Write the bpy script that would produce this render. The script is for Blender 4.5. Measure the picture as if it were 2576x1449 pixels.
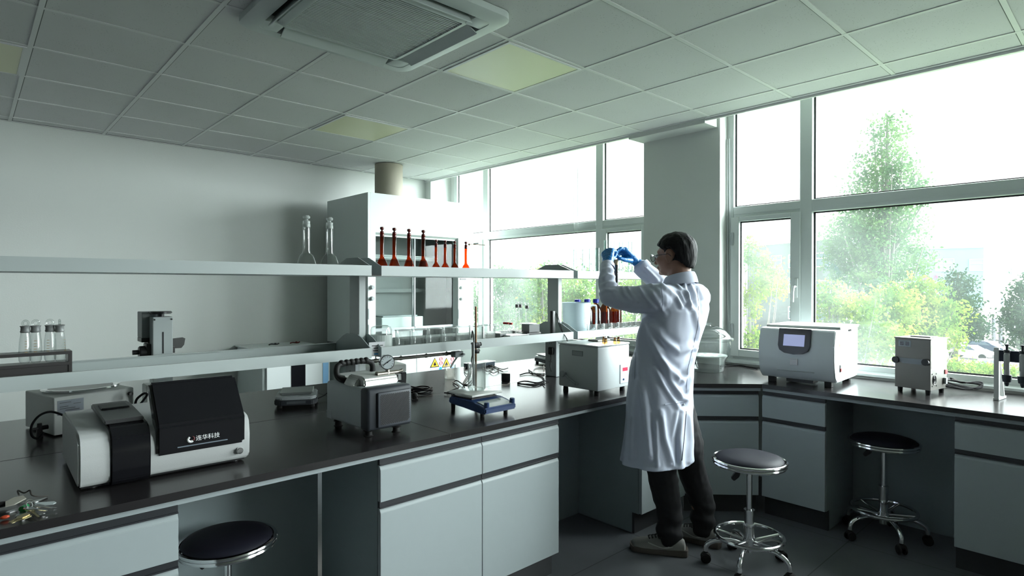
import bpy, bmesh, math, random
from mathutils import Vector, Matrix, Euler
random.seed(7)
PI = math.pi
for o in list(bpy.data.objects): bpy.data.objects.remove(o)
S = bpy.context.scene
C = S.collection
HC = 1.45                                   # eye height

# ---------------------------------------------------------------- camera
YAW, PITCH, ROLL, FPX = 0.747661, -0.004977, 0.000698, 1484.79
F_ = Vector((math.sin(YAW)*math.cos(PITCH), math.cos(YAW)*math.cos(PITCH), math.sin(PITCH)))
R0 = Vector((math.cos(YAW), -math.sin(YAW), 0)); U0 = R0.cross(F_)
R_ = math.cos(ROLL)*R0 + math.sin(ROLL)*U0
U_ = -math.sin(ROLL)*R0 + math.cos(ROLL)*U0
CAM = Vector((0, 0, HC))
cd = bpy.data.cameras.new('camera'); cam = bpy.data.objects.new('camera', cd); C.objects.link(cam)
cd.sensor_fit = 'HORIZONTAL'; cd.sensor_width = 36.0; cd.lens = 36.0*FPX/2576.0
cd.clip_start = 0.05; cd.clip_end = 600
M = Matrix((R_, U_, -F_)).transposed().to_4x4(); M.translation = CAM
cam.matrix_world = M
S.camera = cam

# ---------------------------------------------------------------- light
S.view_settings.view_transform = 'Standard'
S.view_settings.look = 'None'
S.view_settings.gamma = 1.0
S.view_settings.use_curve_mapping = False
S.cycles.sample_clamp_indirect = 2.5
S.view_settings.exposure = EXPOSURE = 1.5
W = bpy.data.worlds.new('hazy_sky'); S.world = W; W.use_nodes = True
nt = W.node_tree; nt.nodes.clear()
wo = nt.nodes.new('ShaderNodeOutputWorld'); bg = nt.nodes.new('ShaderNodeBackground')
tc = nt.nodes.new('ShaderNodeTexCoord'); nrm = nt.nodes.new('ShaderNodeVectorMath'); nrm.operation = 'NORMALIZE'
dt = nt.nodes.new('ShaderNodeVectorMath'); dt.operation = 'DOT_PRODUCT'
SUND = Vector((0.62, -0.62, 0.42)).normalized()
dt.inputs[1].default_value = SUND
nt.links.new(tc.outputs['Generated'], nrm.inputs[0]); nt.links.new(nrm.outputs[0], dt.inputs[0])
mr = nt.nodes.new('ShaderNodeMapRange'); mr.interpolation_type = 'SMOOTHERSTEP'
mr.inputs['From Min'].default_value = 0.55; mr.inputs['From Max'].default_value = 1.0
mr.inputs['To Min'].default_value = 1.0; mr.inputs['To Max'].default_value = 14.0
nt.links.new(dt.outputs['Value'], mr.inputs['Value'])
bg.inputs['Color'].default_value = (0.93, 0.985, 1.0, 1)
nt.links.new(mr.outputs[0], bg.inputs['Strength']); nt.links.new(bg.outputs[0], wo.inputs[0])
sd = bpy.data.lights.new('sun', 'SUN'); sd.energy = 3.0; sd.angle = math.radians(6); sd.color = (1.0, 0.95, 0.85)
so = bpy.data.objects.new('sun', sd); C.objects.link(so)
so.rotation_euler = Vector((0.75, 0.52, 0.55)).to_track_quat('Z', 'Y').to_euler()   # behind the trees, lights the leaves from behind

# ---------------------------------------------------------------- helpers
def at(px, py, **k):
    """point of the place seen at a pixel of the 2576 x 1449 photograph, on the plane x=, y= or z="""
    d = F_*FPX + R_*(px-1288) + U_*(724.5-py)
    a, v = list(k.items())[0]; i = 'xyz'.index(a)
    return CAM + d*((v-CAM[i])/d[i])
def atw(px, py, w):
    d = F_*FPX + R_*(px-1288) + U_*(724.5-py)
    return CAM + d*(w/FPX)

MATS = {}
def mat(name, col, rough=0.5, metal=0.0, spec=0.5, noise=0.0, nscale=8.0, bump=0.0, bscale=60.0, trans=0.0, ior=1.45, emit=None, estr=0.0, coat=0.0, alpha=1.0, col2=None, sss=0.0, stretch=None):
    if name in MATS: return MATS[name]
    m = bpy.data.materials.new(name); m.use_nodes = True
    n = m.node_tree.nodes; l = m.node_tree.links; p = n['Principled BSDF']
    p.inputs['Base Color'].default_value = (*col, 1); p.inputs['Roughness'].default_value = rough
    p.inputs['Metallic'].default_value = metal; p.inputs['Specular IOR Level'].default_value = spec
    p.inputs['IOR'].default_value = ior; p.inputs['Transmission Weight'].default_value = trans
    p.inputs['Coat Weight'].default_value = coat; p.inputs['Alpha'].default_value = alpha
    if emit: p.inputs['Emission Color'].default_value = (*emit, 1); p.inputs['Emission Strength'].default_value = estr
    if noise or bump:
        co = n.new('ShaderNodeTexCoord'); mp = n.new('ShaderNodeMapping'); l.new(co.outputs['Object'], mp.inputs[0])
        if stretch: mp.inputs['Scale'].default_value = stretch
    if noise:
        t = n.new('ShaderNodeTexNoise'); t.inputs['Scale'].default_value = nscale; t.inputs['Detail'].default_value = 4
        l.new(mp.outputs[0], t.inputs['Vector'])
        r = n.new('ShaderNodeMix'); r.data_type = 'RGBA'
        c2 = col2 or tuple(c*(1-noise) for c in col)
        r.inputs[6].default_value = (*col, 1); r.inputs[7].default_value = (*c2, 1)
        l.new(t.outputs['Fac'], r.inputs[0]); l.new(r.outputs[2], p.inputs['Base Color'])
    if bump:
        t2 = n.new('ShaderNodeTexNoise'); t2.inputs['Scale'].default_value = bscale; t2.inputs['Detail'].default_value = 3
        l.new(mp.outputs[0], t2.inputs['Vector'])
        b = n.new('ShaderNodeBump'); b.inputs['Strength'].default_value = bump; b.inputs['Distance'].default_value = 0.01
        l.new(t2.outputs['Fac'], b.inputs['Height']); l.new(b.outputs[0], p.inputs['Normal'])
    MATS[name] = m; return m

def glassmat(name, tint=(1, 1, 1), refl=1.0, veil=0.0, veilcol=(0.85, 1.0, 0.97), edge=None):
    """thin clear glass: see-through, Fresnel reflection, optional veil: dust on panes, painted-in reflections on vessels"""
    if name in MATS: return MATS[name]
    m = bpy.data.materials.new(name); m.use_nodes = True
    n = m.node_tree.nodes; l = m.node_tree.links; n.clear()
    o = n.new('ShaderNodeOutputMaterial'); t = n.new('ShaderNodeBsdfTransparent'); g = n.new('ShaderNodeBsdfGlossy')
    g.inputs['Roughness'].default_value = 0.03
    t.inputs[0].default_value = (*tint, 1)
    fw = n.new('ShaderNodeLayerWeight'); fw.inputs[0].default_value = 0.5          # Schlick: 0.04 + 0.96 (1 - cos)^5, same from both sides
    pw_ = n.new('ShaderNodeMath'); pw_.operation = 'POWER'; pw_.inputs[1].default_value = 5.0; l.new(fw.outputs['Facing'], pw_.inputs[0])
    ml = n.new('ShaderNodeMath'); ml.operation = 'MULTIPLY_ADD'; ml.inputs[1].default_value = 0.9*min(1, refl); ml.inputs[2].default_value = 0.04*refl; ml.use_clamp = True
    l.new(pw_.outputs[0], ml.inputs[0])
    mx = n.new('ShaderNodeMixShader'); l.new(ml.outputs[0], mx.inputs[0]); l.new(t.outputs[0], mx.inputs[1]); l.new(g.outputs[0], mx.inputs[2])
    last = mx
    if edge:                                     # the wall of a round vessel looks denser towards its silhouette
        lw = n.new('ShaderNodeLayerWeight'); lw.inputs[0].default_value = 0.35
        rp = n.new('ShaderNodeMix'); rp.data_type = 'RGBA'; rp.inputs[6].default_value = (*tint, 1); rp.inputs[7].default_value = (*edge, 1)
        l.new(lw.outputs['Facing'], rp.inputs[0]); l.new(rp.outputs[2], t.inputs[0])
    if veil:
        tr = n.new('ShaderNodeBsdfTranslucent'); tr.inputs[0].default_value = (*veilcol, 1)
        co = n.new('ShaderNodeTexCoord'); ns = n.new('ShaderNodeTexNoise'); ns.inputs['Scale'].default_value = 1.3; ns.inputs['Detail'].default_value = 3
        l.new(co.outputs['Object'], ns.inputs['Vector'])
        r = n.new('ShaderNodeMapRange'); r.inputs['From Min'].default_value = 0.35; r.inputs['From Max'].default_value = 0.7
        r.inputs['To Min'].default_value = veil*0.25; r.inputs['To Max'].default_value = veil
        l.new(ns.outputs['Fac'], r.inputs['Value'])
        m2 = n.new('ShaderNodeMixShader'); l.new(r.outputs[0], m2.inputs[0]); l.new(last.outputs[0], m2.inputs[1]); l.new(tr.outputs[0], m2.inputs[2])
        last = m2
    l.new(last.outputs[0], o.inputs[0]); MATS[name] = m; return m

class MB:
    """collects shapes; build() links them as ONE mesh object"""
    def __init__(s): s.b = bmesh.new(); s.mi = 0
    def _tag(s, f0):
        s.b.faces.ensure_lookup_table()
        for f in s.b.faces[f0:]: f.material_index = s.mi
    def box(s, x0, x1, y0, y1, z0, z1, bev=0.0, seg=2, M=None):
        t = bmesh.new(); bmesh.ops.create_cube(t, size=1)
        for v in t.verts: v.co = Vector(((x0+x1)/2+v.co.x*(x1-x0), (y0+y1)/2+v.co.y*(y1-y0), (z0+z1)/2+v.co.z*(z1-z0)))
        if bev: bmesh.ops.bevel(t, geom=t.edges[:], offset=bev, segments=seg, affect='EDGES', profile=0.5, clamp_overlap=True)
        s.merge(t, M); return s
    def merge(s, t, M=None):
        if M is not None: bmesh.ops.transform(t, matrix=M, verts=t.verts)
        bmesh.ops.recalc_face_normals(t, faces=t.faces[:])
        me = bpy.data.meshes.new('t'); t.to_mesh(me); t.free(); f0 = len(s.b.faces); s.b.from_mesh(me); bpy.data.meshes.remove(me); s._tag(f0)
    def cyl(s, p0, p1, r, r2=None, seg=20, cap=True, bev=0.0):
        p0 = Vector(p0); p1 = Vector(p1); d = p1-p0; L = d.length
        r2 = r if r2 is None else r2
        t = bmesh.new(); bmesh.ops.create_cone(t, cap_ends=cap, segments=seg, radius1=r, radius2=r2, depth=L)
        if bev: bmesh.ops.bevel(t, geom=[e for e in t.edges if not e.is_manifold or e.calc_face_angle(0) > 0.8], offset=bev, segments=2, affect='EDGES')
        s.merge(t, Matrix.Translation((p0+p1)/2) @ d.to_track_quat('Z', 'Y').to_matrix().to_4x4()); return s
    def lathe(s, prof, seg=24, o=(0, 0, 0), M=None, sx=1, sy=1):
        t = bmesh.new(); rings = []
        for (r, z) in prof:
            if r < 1e-5: rings.append([t.verts.new((0, 0, z))])
            else: rings.append([t.verts.new((r*math.cos(2*PI*k/seg)*sx, r*math.sin(2*PI*k/seg)*sy, z)) for k in range(seg)])
        for a, b in zip(rings, rings[1:]):
            if len(a) == 1 and len(b) == 1: continue
            for k in range(seg):
                k2 = (k+1) % seg
                if len(a) == 1: t.faces.new((a[0], b[k2], b[k]))
                elif len(b) == 1: t.faces.new((a[k], a[k2], b[0]))
                else: t.faces.new((a[k], a[k2], b[k2], b[k]))
        s.merge2(t, (Matrix.Translation(o) if M is None else M)); return s
    def merge2(s, t, M):
        bmesh.ops.transform(t, matrix=M, verts=t.verts)
        me = bpy.data.meshes.new('t'); t.to_mesh(me); t.free(); f0 = len(s.b.faces); s.b.from_mesh(me); bpy.data.meshes.remove(me); s._tag(f0)
    def prism(s, poly, a, b, axis='y', M=None, bev=0.0):
        """poly: 2-D outline; axis y: (x,z) outline; x: (y,z); z: (x,y), extruded from a to b"""
        t = bmesh.new()
        def P(u, v, w): return {'y': (u, w, v), 'x': (w, u, v), 'z': (u, v, w)}[axis]
        A = [t.verts.new(P(u, v, a)) for u, v in poly]; B = [t.verts.new(P(u, v, b)) for u, v in poly]
        t.faces.new(A); t.faces.new(B[::-1]); n = len(poly)
        for k in range(n): t.faces.new((A[k], B[k], B[(k+1) % n], A[(k+1) % n]))
        if bev: bmesh.ops.bevel(t, geom=t.edges[:], offset=bev, segments=2, affect='EDGES', clamp_overlap=True)
        s.merge(t, M); return s
    def tube(s, pts, r, seg=8, closed=False, r2=None):
        pts = [Vector(p) for p in pts]; n = len(pts)
        t = bmesh.new(); rings = []; up = Vector((0, 0, 1)); prev = None
        for i, p in enumerate(pts):
            if closed: d = pts[(i+1) % n]-pts[i-1]
            else: d = pts[min(i+1, n-1)]-pts[max(i-1, 0)]
            d.normalize()
            if prev is None: x = d.cross(up) if abs(d.z) < 0.95 else d.cross(Vector((1, 0, 0)))
            else: x = prev-d*prev.dot(d)
            x.normalize(); prev = x; y = d.cross(x)
            rr = r if r2 is None else r+(r2-r)*i/(n-1)
            rings.append([t.verts.new(p+x*rr*math.cos(2*PI*k/seg)+y*rr*math.sin(2*PI*k/seg)) for k in range(seg)])
        m = n if closed else n-1
        for i in range(m):
            a = rings[i]; b = rings[(i+1) % n]
            for k in range(seg): t.faces.new((a[k], a[(k+1) % seg], b[(k+1) % seg], b[k]))
        if not closed: t.faces.new(rings[0]); t.faces.new(rings[-1][::-1])
        s.merge(t); return s
    def ball(s, c, r, sx=1, sy=1, sz=1, seg=16, M=None):
        t = bmesh.new(); bmesh.ops.create_uvsphere(t, u_segments=seg, v_segments=max(6, seg//2), radius=r)
        MM = Matrix.Translation(c) @ (M if M is not None else Matrix.Identity(4)) @ Matrix.Diagonal((sx, sy, sz, 1))
        s.merge(t, MM); return s
    def build(s, name, m, parent=None, smooth=False, loc=None):
        me = bpy.data.meshes.new(name); s.b.to_mesh(me); s.b.free()
        for mm in (m if isinstance(m, (list, tuple)) else [m]): me.materials.append(mm)
        if smooth:
            me.polygons.foreach_set('use_smooth', [True]*len(me.polygons))
            me.set_sharp_from_angle(angle=math.radians(38))
        o = bpy.data.objects.new(name, me); C.objects.link(o)
        if parent is not None: o.parent = parent
        if loc is not None: o.location = loc
        return o

def spline(pts, n=8, closed=False):
    pts = [Vector(p) for p in pts]; out = []; N = len(pts)
    for i in range(N if closed else N-1):
        if closed: p0, p1, p2, p3 = pts[i-1], pts[i], pts[(i+1) % N], pts[(i+2) % N]
        else: p0, p1, p2, p3 = pts[max(i-1, 0)], pts[i], pts[i+1], pts[min(i+2, N-1)]
        for k in range(n):
            t = k/n
            out.append(0.5*((2*p1)+(p2-p0)*t+(2*p0-5*p1+4*p2-p3)*t*t+(3*p1-p0-3*p2+p3)*t**3))
    if not closed: out.append(pts[-1])
    return out

def thing(name, label, cat, loc=(0, 0, 0), rotz=0.0, group=None):
    o = bpy.data.objects.new(name, None); C.objects.link(o); o.empty_display_size = 0.1
    o.location = loc; o.rotation_euler = (0, 0, rotz); o['label'] = label; o['category'] = cat
    if group: o['group'] = group
    return o
def tag(o, label, cat, group=None, kind=None):
    o['label'] = label; o['category'] = cat
    if group: o['group'] = group
    if kind: o['kind'] = kind
    return o
def struct(o): o['kind'] = 'structure'; return o
def copy_tree(o, parent=None):
    c = o.copy(); C.objects.link(c); c.parent = parent
    for ch in [x for x in KIDS.get(o.name, [])]: copy_tree(ch, c)
    return c
KIDS = {}
def index_kids():
    KIDS.clear()
    for o in bpy.data.objects:
        if o.parent: KIDS.setdefault(o.parent.name, []).append(o)
def dup(root, loc, rotz=None, label=None, group=None, scale=None):
    index_kids(); c = copy_tree(root); c.location = loc
    if rotz is not None: c.rotation_euler = (0, 0, rotz)
    if label: c['label'] = label
    if group: c['group'] = group
    if scale: c.scale = (scale,)*3
    return c
def text(s, name, size, m, parent, loc, rot, depth=0.0004, align='LEFT', label=None):
    cu = bpy.data.curves.new(name, 'FONT'); cu.body = s; cu.size = size; cu.extrude = depth; cu.align_x = align
    cu.resolution_u = 3
    t = bpy.data.objects.new(name+'_curve', cu); C.objects.link(t)
    me = bpy.data.meshes.new_from_object(t); me.name = name
    bpy.data.objects.remove(t); bpy.data.curves.remove(cu)
    me.materials.clear(); me.materials.append(m)
    o = bpy.data.objects.new(name, me); C.objects.link(o); o.parent = parent; o.location = loc; o.rotation_euler = rot
    if label: o['label'] = label
    return o

# ---------------------------------------------------------------- shared materials
wallM = mat('wall_paint', (0.61, 0.635, 0.615), 0.75, noise=0.06, nscale=2.0, bump=0.05, bscale=90)
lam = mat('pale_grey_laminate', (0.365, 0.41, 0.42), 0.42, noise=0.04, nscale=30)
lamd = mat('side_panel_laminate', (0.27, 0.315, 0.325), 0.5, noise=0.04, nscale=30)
rackM = mat('rack_powder_coat', (0.40, 0.44, 0.435), 0.38)
rackD = mat('rack_dark_bracket', (0.16, 0.19, 0.19), 0.45)
topM = mat('black_worktop', (0.020, 0.018, 0.019), 0.22, spec=0.85, noise=0.2, nscale=40)
stripM = mat('dark_handle_strip', (0.03, 0.032, 0.036), 0.35)
plinthM = mat('dark_plinth', (0.035, 0.037, 0.04), 0.45)
frameM = mat('window_frame_white', (0.62, 0.67, 0.66), 0.4)
gasket = mat('black_gasket', (0.01, 0.01, 0.012), 0.5)
chrome = mat('chrome', (0.75, 0.75, 0.76), 0.12, metal=1.0)
steel = mat('brushed_steel', (0.15, 0.145, 0.13), 0.4, metal=0.6, bump=0.03, bscale=200, stretch=(1, 1, 0.05))
blackP = mat('black_plastic', (0.012, 0.012, 0.014), 0.38)
blackG = mat('black_gloss_plastic', (0.008, 0.008, 0.010), 0.12)
rubber = mat('black_rubber', (0.012, 0.012, 0.012), 0.6, spec=.3)
whiteP = mat('white_enamel', (0.66, 0.70, 0.70), 0.35)
offW = mat('off_white_plastic', (0.60, 0.62, 0.60), 0.42)
greyP = mat('grey_plastic', (0.34, 0.37, 0.38), 0.45)
darkG = mat('charcoal_plastic', (0.026, 0.030, 0.037), 0.5, spec=.35)
clear = glassmat('clear_glass', (0.99, 1.0, 0.995), 1.8, edge=(0.66, 0.70, 0.69), veil=.10, veilcol=(1, 1, 1))  # white veil stands in for bright reflections in the glass
clearM = glassmat('clear_glass_body', (0.98, 0.99, 0.985), 1.5, edge=(0.62, 0.67, 0.66), veil=.05, veilcol=(1, 1, 1))  # weaker white veil, again reflections put into the glass as scatter
ground = mat('ground_glass', (0.52, 0.55, 0.53), 0.5, alpha=0.75)
amber = glassmat('amber_glass', (0.78, 0.16, 0.02), 1.2, edge=(0.32, 0.03, 0.01))
amberD = mat('amber_stopper', (0.10, 0.012, 0.010), 0.25)
brown = glassmat('brown_bottle_glass', (0.52, 0.24, 0.11), 1.2, edge=(0.12, 0.04, 0.02))
pane = glassmat("window_glass", (0.97, 1.0, 0.99), 1.0, veil=0.036)
white = mat('matt_white', (0.8, 0.8, 0.8), 0.6)
# ================================================================ the room
CZ = 2.718; XW = 4.45; XC = 4.12; YB = 6.0; XL = -3.2; YN = -4.4
GX, GY = 1.459, 2.846
# floor with tile joints in its material
fm = bpy.data.materials.new('grey_floor_tiles'); fm.use_nodes = True
n = fm.node_tree.nodes; l = fm.node_tree.links; p = n['Principled BSDF']; p.inputs['Roughness'].default_value = 0.32
co = n.new('ShaderNodeTexCoord'); mp = n.new('ShaderNodeMapping'); mp.inputs['Location'].default_value = (0.35, 0.45, 0)
br = n.new('ShaderNodeTexBrick'); br.offset = 0.0; br.inputs['Scale'].default_value = 1.0
br.inputs['Brick Width'].default_value = 0.8; br.inputs['Row Height'].default_value = 0.8; br.inputs['Mortar Size'].default_value = 0.003
br.inputs['Color1'].default_value = (0.115, 0.12, 0.13, 1); br.inputs['Color2'].default_value = (0.10, 0.105, 0.115, 1); br.inputs['Mortar'].default_value = (0.03, 0.03, 0.033, 1)
ns = n.new('ShaderNodeTexNoise'); ns.inputs['Scale'].default_value = 3.5; ns.inputs['Detail'].default_value = 6; ns.inputs['Distortion'].default_value = 1.2
mx = n.new('ShaderNodeMix'); mx.data_type = 'RGBA'; mx.blend_type = 'MULTIPLY'; mx.inputs[0].default_value = 0.5
cr = n.new('ShaderNodeValToRGB'); cr.color_ramp.elements[0].color = (0.6, 0.6, 0.6, 1); cr.color_ramp.elements[1].color = (1.25, 1.25, 1.25, 1)
l.new(co.outputs['Object'], mp.inputs[0]); l.new(mp.outputs[0], br.inputs['Vector']); l.new(mp.outputs[0], ns.inputs['Vector'])
l.new(ns.outputs['Fac'], cr.inputs[0]); l.new(br.outputs['Color'], mx.inputs[6]); l.new(cr.outputs[0], mx.inputs[7]); l.new(mx.outputs[2], p.inputs['Base Color'])
struct(MB().box(XL-.2, XW+.25, YN-.2, YB+.2, -0.12, 0).build('floor', fm))

# walls
struct(MB().box(XL-.2, XW+.25, YB, YB+.2, 0, 3.05).build('wall_back', wallM))
wallD = mat('low_bounce_wall_grey', (0.30, 0.32, 0.32), 0.8)  # unseen walls, coloured darker to cut the light they bounce
struct(MB().box(XL-.2, XL, YN, YB, 0, 3.05).build('wall_left', wallD))
struct(MB().box(XL-.2, XW+.25, YN-.2, YN, 0, 3.05).build('wall_near', wallD))
wr = MB()
WIN = [(3.003, 5.762), (-0.51, 2.213), (-4.1, -1.35)]      # glazed openings between y values
y0s = [YN, -1.29+0.0]
wr.box(XW-.03, XW+.25, YN, YB, 0, 0.845)                    # below the sills
wr.box(XW-.03, XW+.25, YN, YB, 2.86, 3.05)                  # above
for a, b in ((YN, -4.16), (-1.29, -0.57), (2.27, 2.945), (5.82, YB)): wr.box(XW-.03, XW+.25, a, b, 0.845, 2.86)
wr.box(4.30, XW-.03, 2.265, 2.965, 0, 3.05)                  # the column in front of the wall
wr.box(4.30, XW-.03, -1.28, -0.58, 0, 3.05)
wr.box(XC, XW-.03, 5.885, YB, 0, 3.05)                       # stub beside the far corner
struct(wr.build('wall_right', wallM))
struct(MB().box(4.105, XW-.03, 2.285, 2.985, 2.677, 2.80, 0.003).box(4.105, XW-.03, -1.3, -.56, 2.677, 2.80).build('trim_1', wallM))   # boxing round the column heads

# ceiling: tiles, T-bar grid and edge fascia in one mesh
cm = bpy.data.materials.new('mineral_ceiling_tile'); cm.use_nodes = True
n = cm.node_tree.nodes; l = cm.node_tree.links; p = n['Principled BSDF']; p.inputs['Roughness'].default_value = 0.85
co = n.new('ShaderNodeTexCoord'); v = n.new('ShaderNodeTexVoronoi'); v.inputs['Scale'].default_value = 75
l.new(co.outputs['Object'], v.inputs['Vector'])
cr = n.new('ShaderNodeValToRGB'); cr.color_ramp.elements[0].position = 0.10; cr.color_ramp.elements[0].color = (0.30, 0.31, 0.31, 1)
cr.color_ramp.elements[1].position = 0.2; cr.color_ramp.elements[1].color = (0.63, 0.635, 0.64, 1)
l.new(v.outputs['Distance'], cr.inputs[0])
n2 = n.new('ShaderNodeTexNoise'); n2.inputs['Scale'].default_value = 9; n2.inputs['Detail'].default_value = 2
l.new(co.outputs['Object'], n2.inputs['Vector'])
r2 = n.new('ShaderNodeMapRange'); r2.inputs['From Min'].default_value = 0.42; r2.inputs['From Max'].default_value = 0.6
l.new(n2.outputs['Fac'], r2.inputs['Value'])
mx = n.new('ShaderNodeMix'); mx.data_type = 'RGBA'; mx.inputs[6].default_value = (0.63, 0.635, 0.64, 1)
l.new(r2.outputs[0], mx.inputs[0]); l.new(cr.outputs[0], mx.inputs[7]); l.new(mx.outputs[2], p.inputs['Base Color'])
tbar = mat('ceiling_grid_white', (0.68, 0.69, 0.69), 0.5)
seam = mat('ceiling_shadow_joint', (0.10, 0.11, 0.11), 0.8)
ce = MB()
ce.mi = 0; ce.box(XL, XC, YN, YB, CZ, CZ+.02)
ce.box(XC-.02, XW+.05, YN, YB, 2.90, 2.95)                                   # above the blind recess
ce.mi = 1
ce.box(XC-.004, XC+.012, YN, YB, CZ-.022, 2.92)                              # fascia at the recess
k = -8
for k in range(-8, 5):
    x = GX+.6*k
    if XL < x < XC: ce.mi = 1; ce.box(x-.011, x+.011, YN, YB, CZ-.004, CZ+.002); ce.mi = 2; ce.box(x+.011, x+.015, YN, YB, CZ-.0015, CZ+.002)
for j in range(-12, 6):
    y = GY+.6*j
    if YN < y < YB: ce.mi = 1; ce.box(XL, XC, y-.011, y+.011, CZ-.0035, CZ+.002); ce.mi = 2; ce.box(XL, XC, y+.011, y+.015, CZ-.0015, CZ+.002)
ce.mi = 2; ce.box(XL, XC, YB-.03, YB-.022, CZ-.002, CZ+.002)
ce.mi = 1; ce.box(XL, XC, YB-.022, YB, CZ-.006, CZ+.002); ce.box(XC-.028, XC, YN, YB, CZ-.006, CZ+.002)
struct(ce.build('ceiling', [cm, tbar, seam]))

# windows
def window(i, ya, yb, flip):
    """narrow casement | wide fixed light | narrow casement, a top light over each"""
    root = thing('window_%d' % i, '', '', (0, 0, 0)); del root['label']; del root['category']; root['kind'] = 'structure'
    z0, z1, zt0, zt1 = 0.875, 2.86, 1.973, 2.062
    nar = 0.5; mul = 0.086
    f = MB(); f.box(XW-.03, XW+.05, ya-.06, ya, z0, z1, .004); f.box(XW-.03, XW+.05, yb, yb+.06, z0, z1, .004)
    f.box(XW-.03, XW+.05, ya, yb, z0, z0+.036, .004); f.box(XW-.03, XW+.05, ya, yb, z1-.04, z1, .004)
    m1, m2 = ya+nar, yb-nar
    for m0 in (m1, m2-mul): f.box(XW-.035, XW+.05, m0, m0+mul, z0, z1, .006)
    f.box(XW-.032, XW+.05, ya, yb, zt0, zt1, .006)
    f.box(XW-.036, XW-.03, ya, yb, zt0+.03, zt0+.034); 
    fo = f.build('window_frame', frameM, root)
    g = MB()
    lights = [(ya, m1), (m1+mul, m2-mul), (m2, yb)]
    for a, b in lights:
        for c, d in ((z0+.036, zt0), (zt1, z1-.04)):
            g.box(XW+.000, XW+.004, a, a+.012, c, d); g.box(XW, XW+.004, b-.012, b, c, d)
            g.box(XW, XW+.004, a, b, c, c+.010); g.box(XW, XW+.004, a, b, d-.010, d)
    g.build('gasket', gasket, root)
    for a, b in lights:
        for c, d in ((z0+.036, zt0), (zt1, z1-.04)):
            q = MB(); q.box(XW+.008, XW+.012, a, b, c, d); q.build('glass_pane', pane, root)
    for a, b, side in ((lights[0][0], lights[0][1], 1), (lights[2][0], lights[2][1], -1)):
        s = MB(); w = .056; zc, zd = z0+.022, zt0+.006; a2, b2 = a-.012, b+.012
        for q in ((a2, a2+w+.012, zc, zd), (b2-w-.012, b2, zc, zd), (a2+w+.012, b2-w-.012, zc, zc+w), (a2+w+.012, b2-w-.012, zd-w+.02, zd)):
            s.box(XW-.055, XW-.01, q[0], q[1], q[2], q[3], .004)
        sa = s.build('sash', frameM, root)
        gk = MB()
        ga, gb, gc, gd = a2+w+.012, b2-w-.012, zc+w, zd-w+.02
        for q in ((ga, ga+.01, gc, gd), (gb-.01, gb, gc, gd), (ga, gb, gc, gc+.01), (ga, gb, gd-.01, gd)): gk.box(XW-.03, XW-.012, *q)
        gk.build('gasket', gasket, sa)
        hy = (a+.012) if side < 0 else (b-.012)
        h = MB(); h.box(XW-.068, XW-.055, hy-.012, hy+.012, 1.36, 1.50, .004); h.cyl((XW-.07, hy, 1.44), (XW-.105, hy, 1.44), .008); h.tube([(XW-.105, hy, 1.445), (XW-.11, hy+side*-.004, 1.40), (XW-.108, hy+side*-.006, 1.33)], .009, 10)
        h.build('window_handle', whiteP, sa, smooth=True)
        hg = MB(); ky = b-.0 if side < 0 else a
        for z in (1.05, 1.76): hg.cyl((XW-.062, ky, z), (XW-.062, ky, z+.1), .011); 
        hg.build('hinge', greyP, sa, smooth=True)
    s = MB(); s.prism([(XW-.055, .845), (XW-.055, .86), (XW-.03, .876), (XW+.02, .876), (XW+.02, .845)], ya-.06, yb+.06, 'y'); s.build('window_sill', frameM, root)
    return root
for i, (a, b) in enumerate(WIN): window(i+1, a, b, 1)
# roller-blind pull cords
for nme, pts, lab in (('blind_cord', [(4.40, 2.255, 2.6), (4.40, 2.255, 1.9), (4.40, 2.25, 1.35), (4.395, 2.24, 1.19), (4.395, 2.228, 1.16), (4.40, 2.222, 1.2), (4.402, 2.225, 1.4), (4.40, 2.235, 2.0), (4.40, 2.24, 2.6)], 'thin white blind cord looped beside the right face of the column'),
                      ('blind_cord', [(4.39, 3.84, 2.6), (4.39, 3.84, 2.02), (4.39, 3.83, 1.98), (4.39, 3.80, 1.98), (4.39, 3.79, 2.02), (4.39, 3.79, 2.6)], 'short white blind cord hanging over the transom of the far window')):
    tag(MB().tube(spline(pts, 6), .003, 6).build(nme, whiteP), lab, 'cord')
# ================================================================ benches
WT = 0.83; WB = 0.805
t = MB()
t.prism([(XL+.02, 1.975), (3.335, 1.975), (3.665, 1.645), (3.665, -3.9), (4.395, -3.9), (4.395, -1.285), (4.295, -1.285), (4.295, -.575), (4.395, -.575), (4.395, 2.26), (4.295, 2.26), (4.295, 2.97), (4.395, 2.97), (4.395, 3.53), (XL+.02, 3.53)], WB, WT, 'z')
wt = t.build('worktop', topM)
sm = mat('worktop_joint', (0.004, 0.004, 0.004), 0.6)
j = MB(); j.box(1.480, 1.483, 1.974, 3.53, WT-.012, WT+.0004); j.box(XL+.03, 3.5, 2.735, 2.738, WT-.01, WT+.0004); j.box(-.9, -.897, 1.974, 3.53, WT-.012, WT+.0004)
j.build('joint_line', sm, wt)
tag(wt, 'continuous black laboratory worktop running along island, corner and window bench', 'worktop')
ap = MB()
ap.box(XL+.03, 3.33, 1.995, 2.013, .784, WB); ap.prism([(3.345, 1.99), (3.675, 1.66), (3.69, 1.675), (3.36, 2.005)], .784, WB, 'z'); ap.box(3.685, 3.703, -3.9, 1.65, .784, WB)
ap.build('front_rail', lam, wt)

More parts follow.
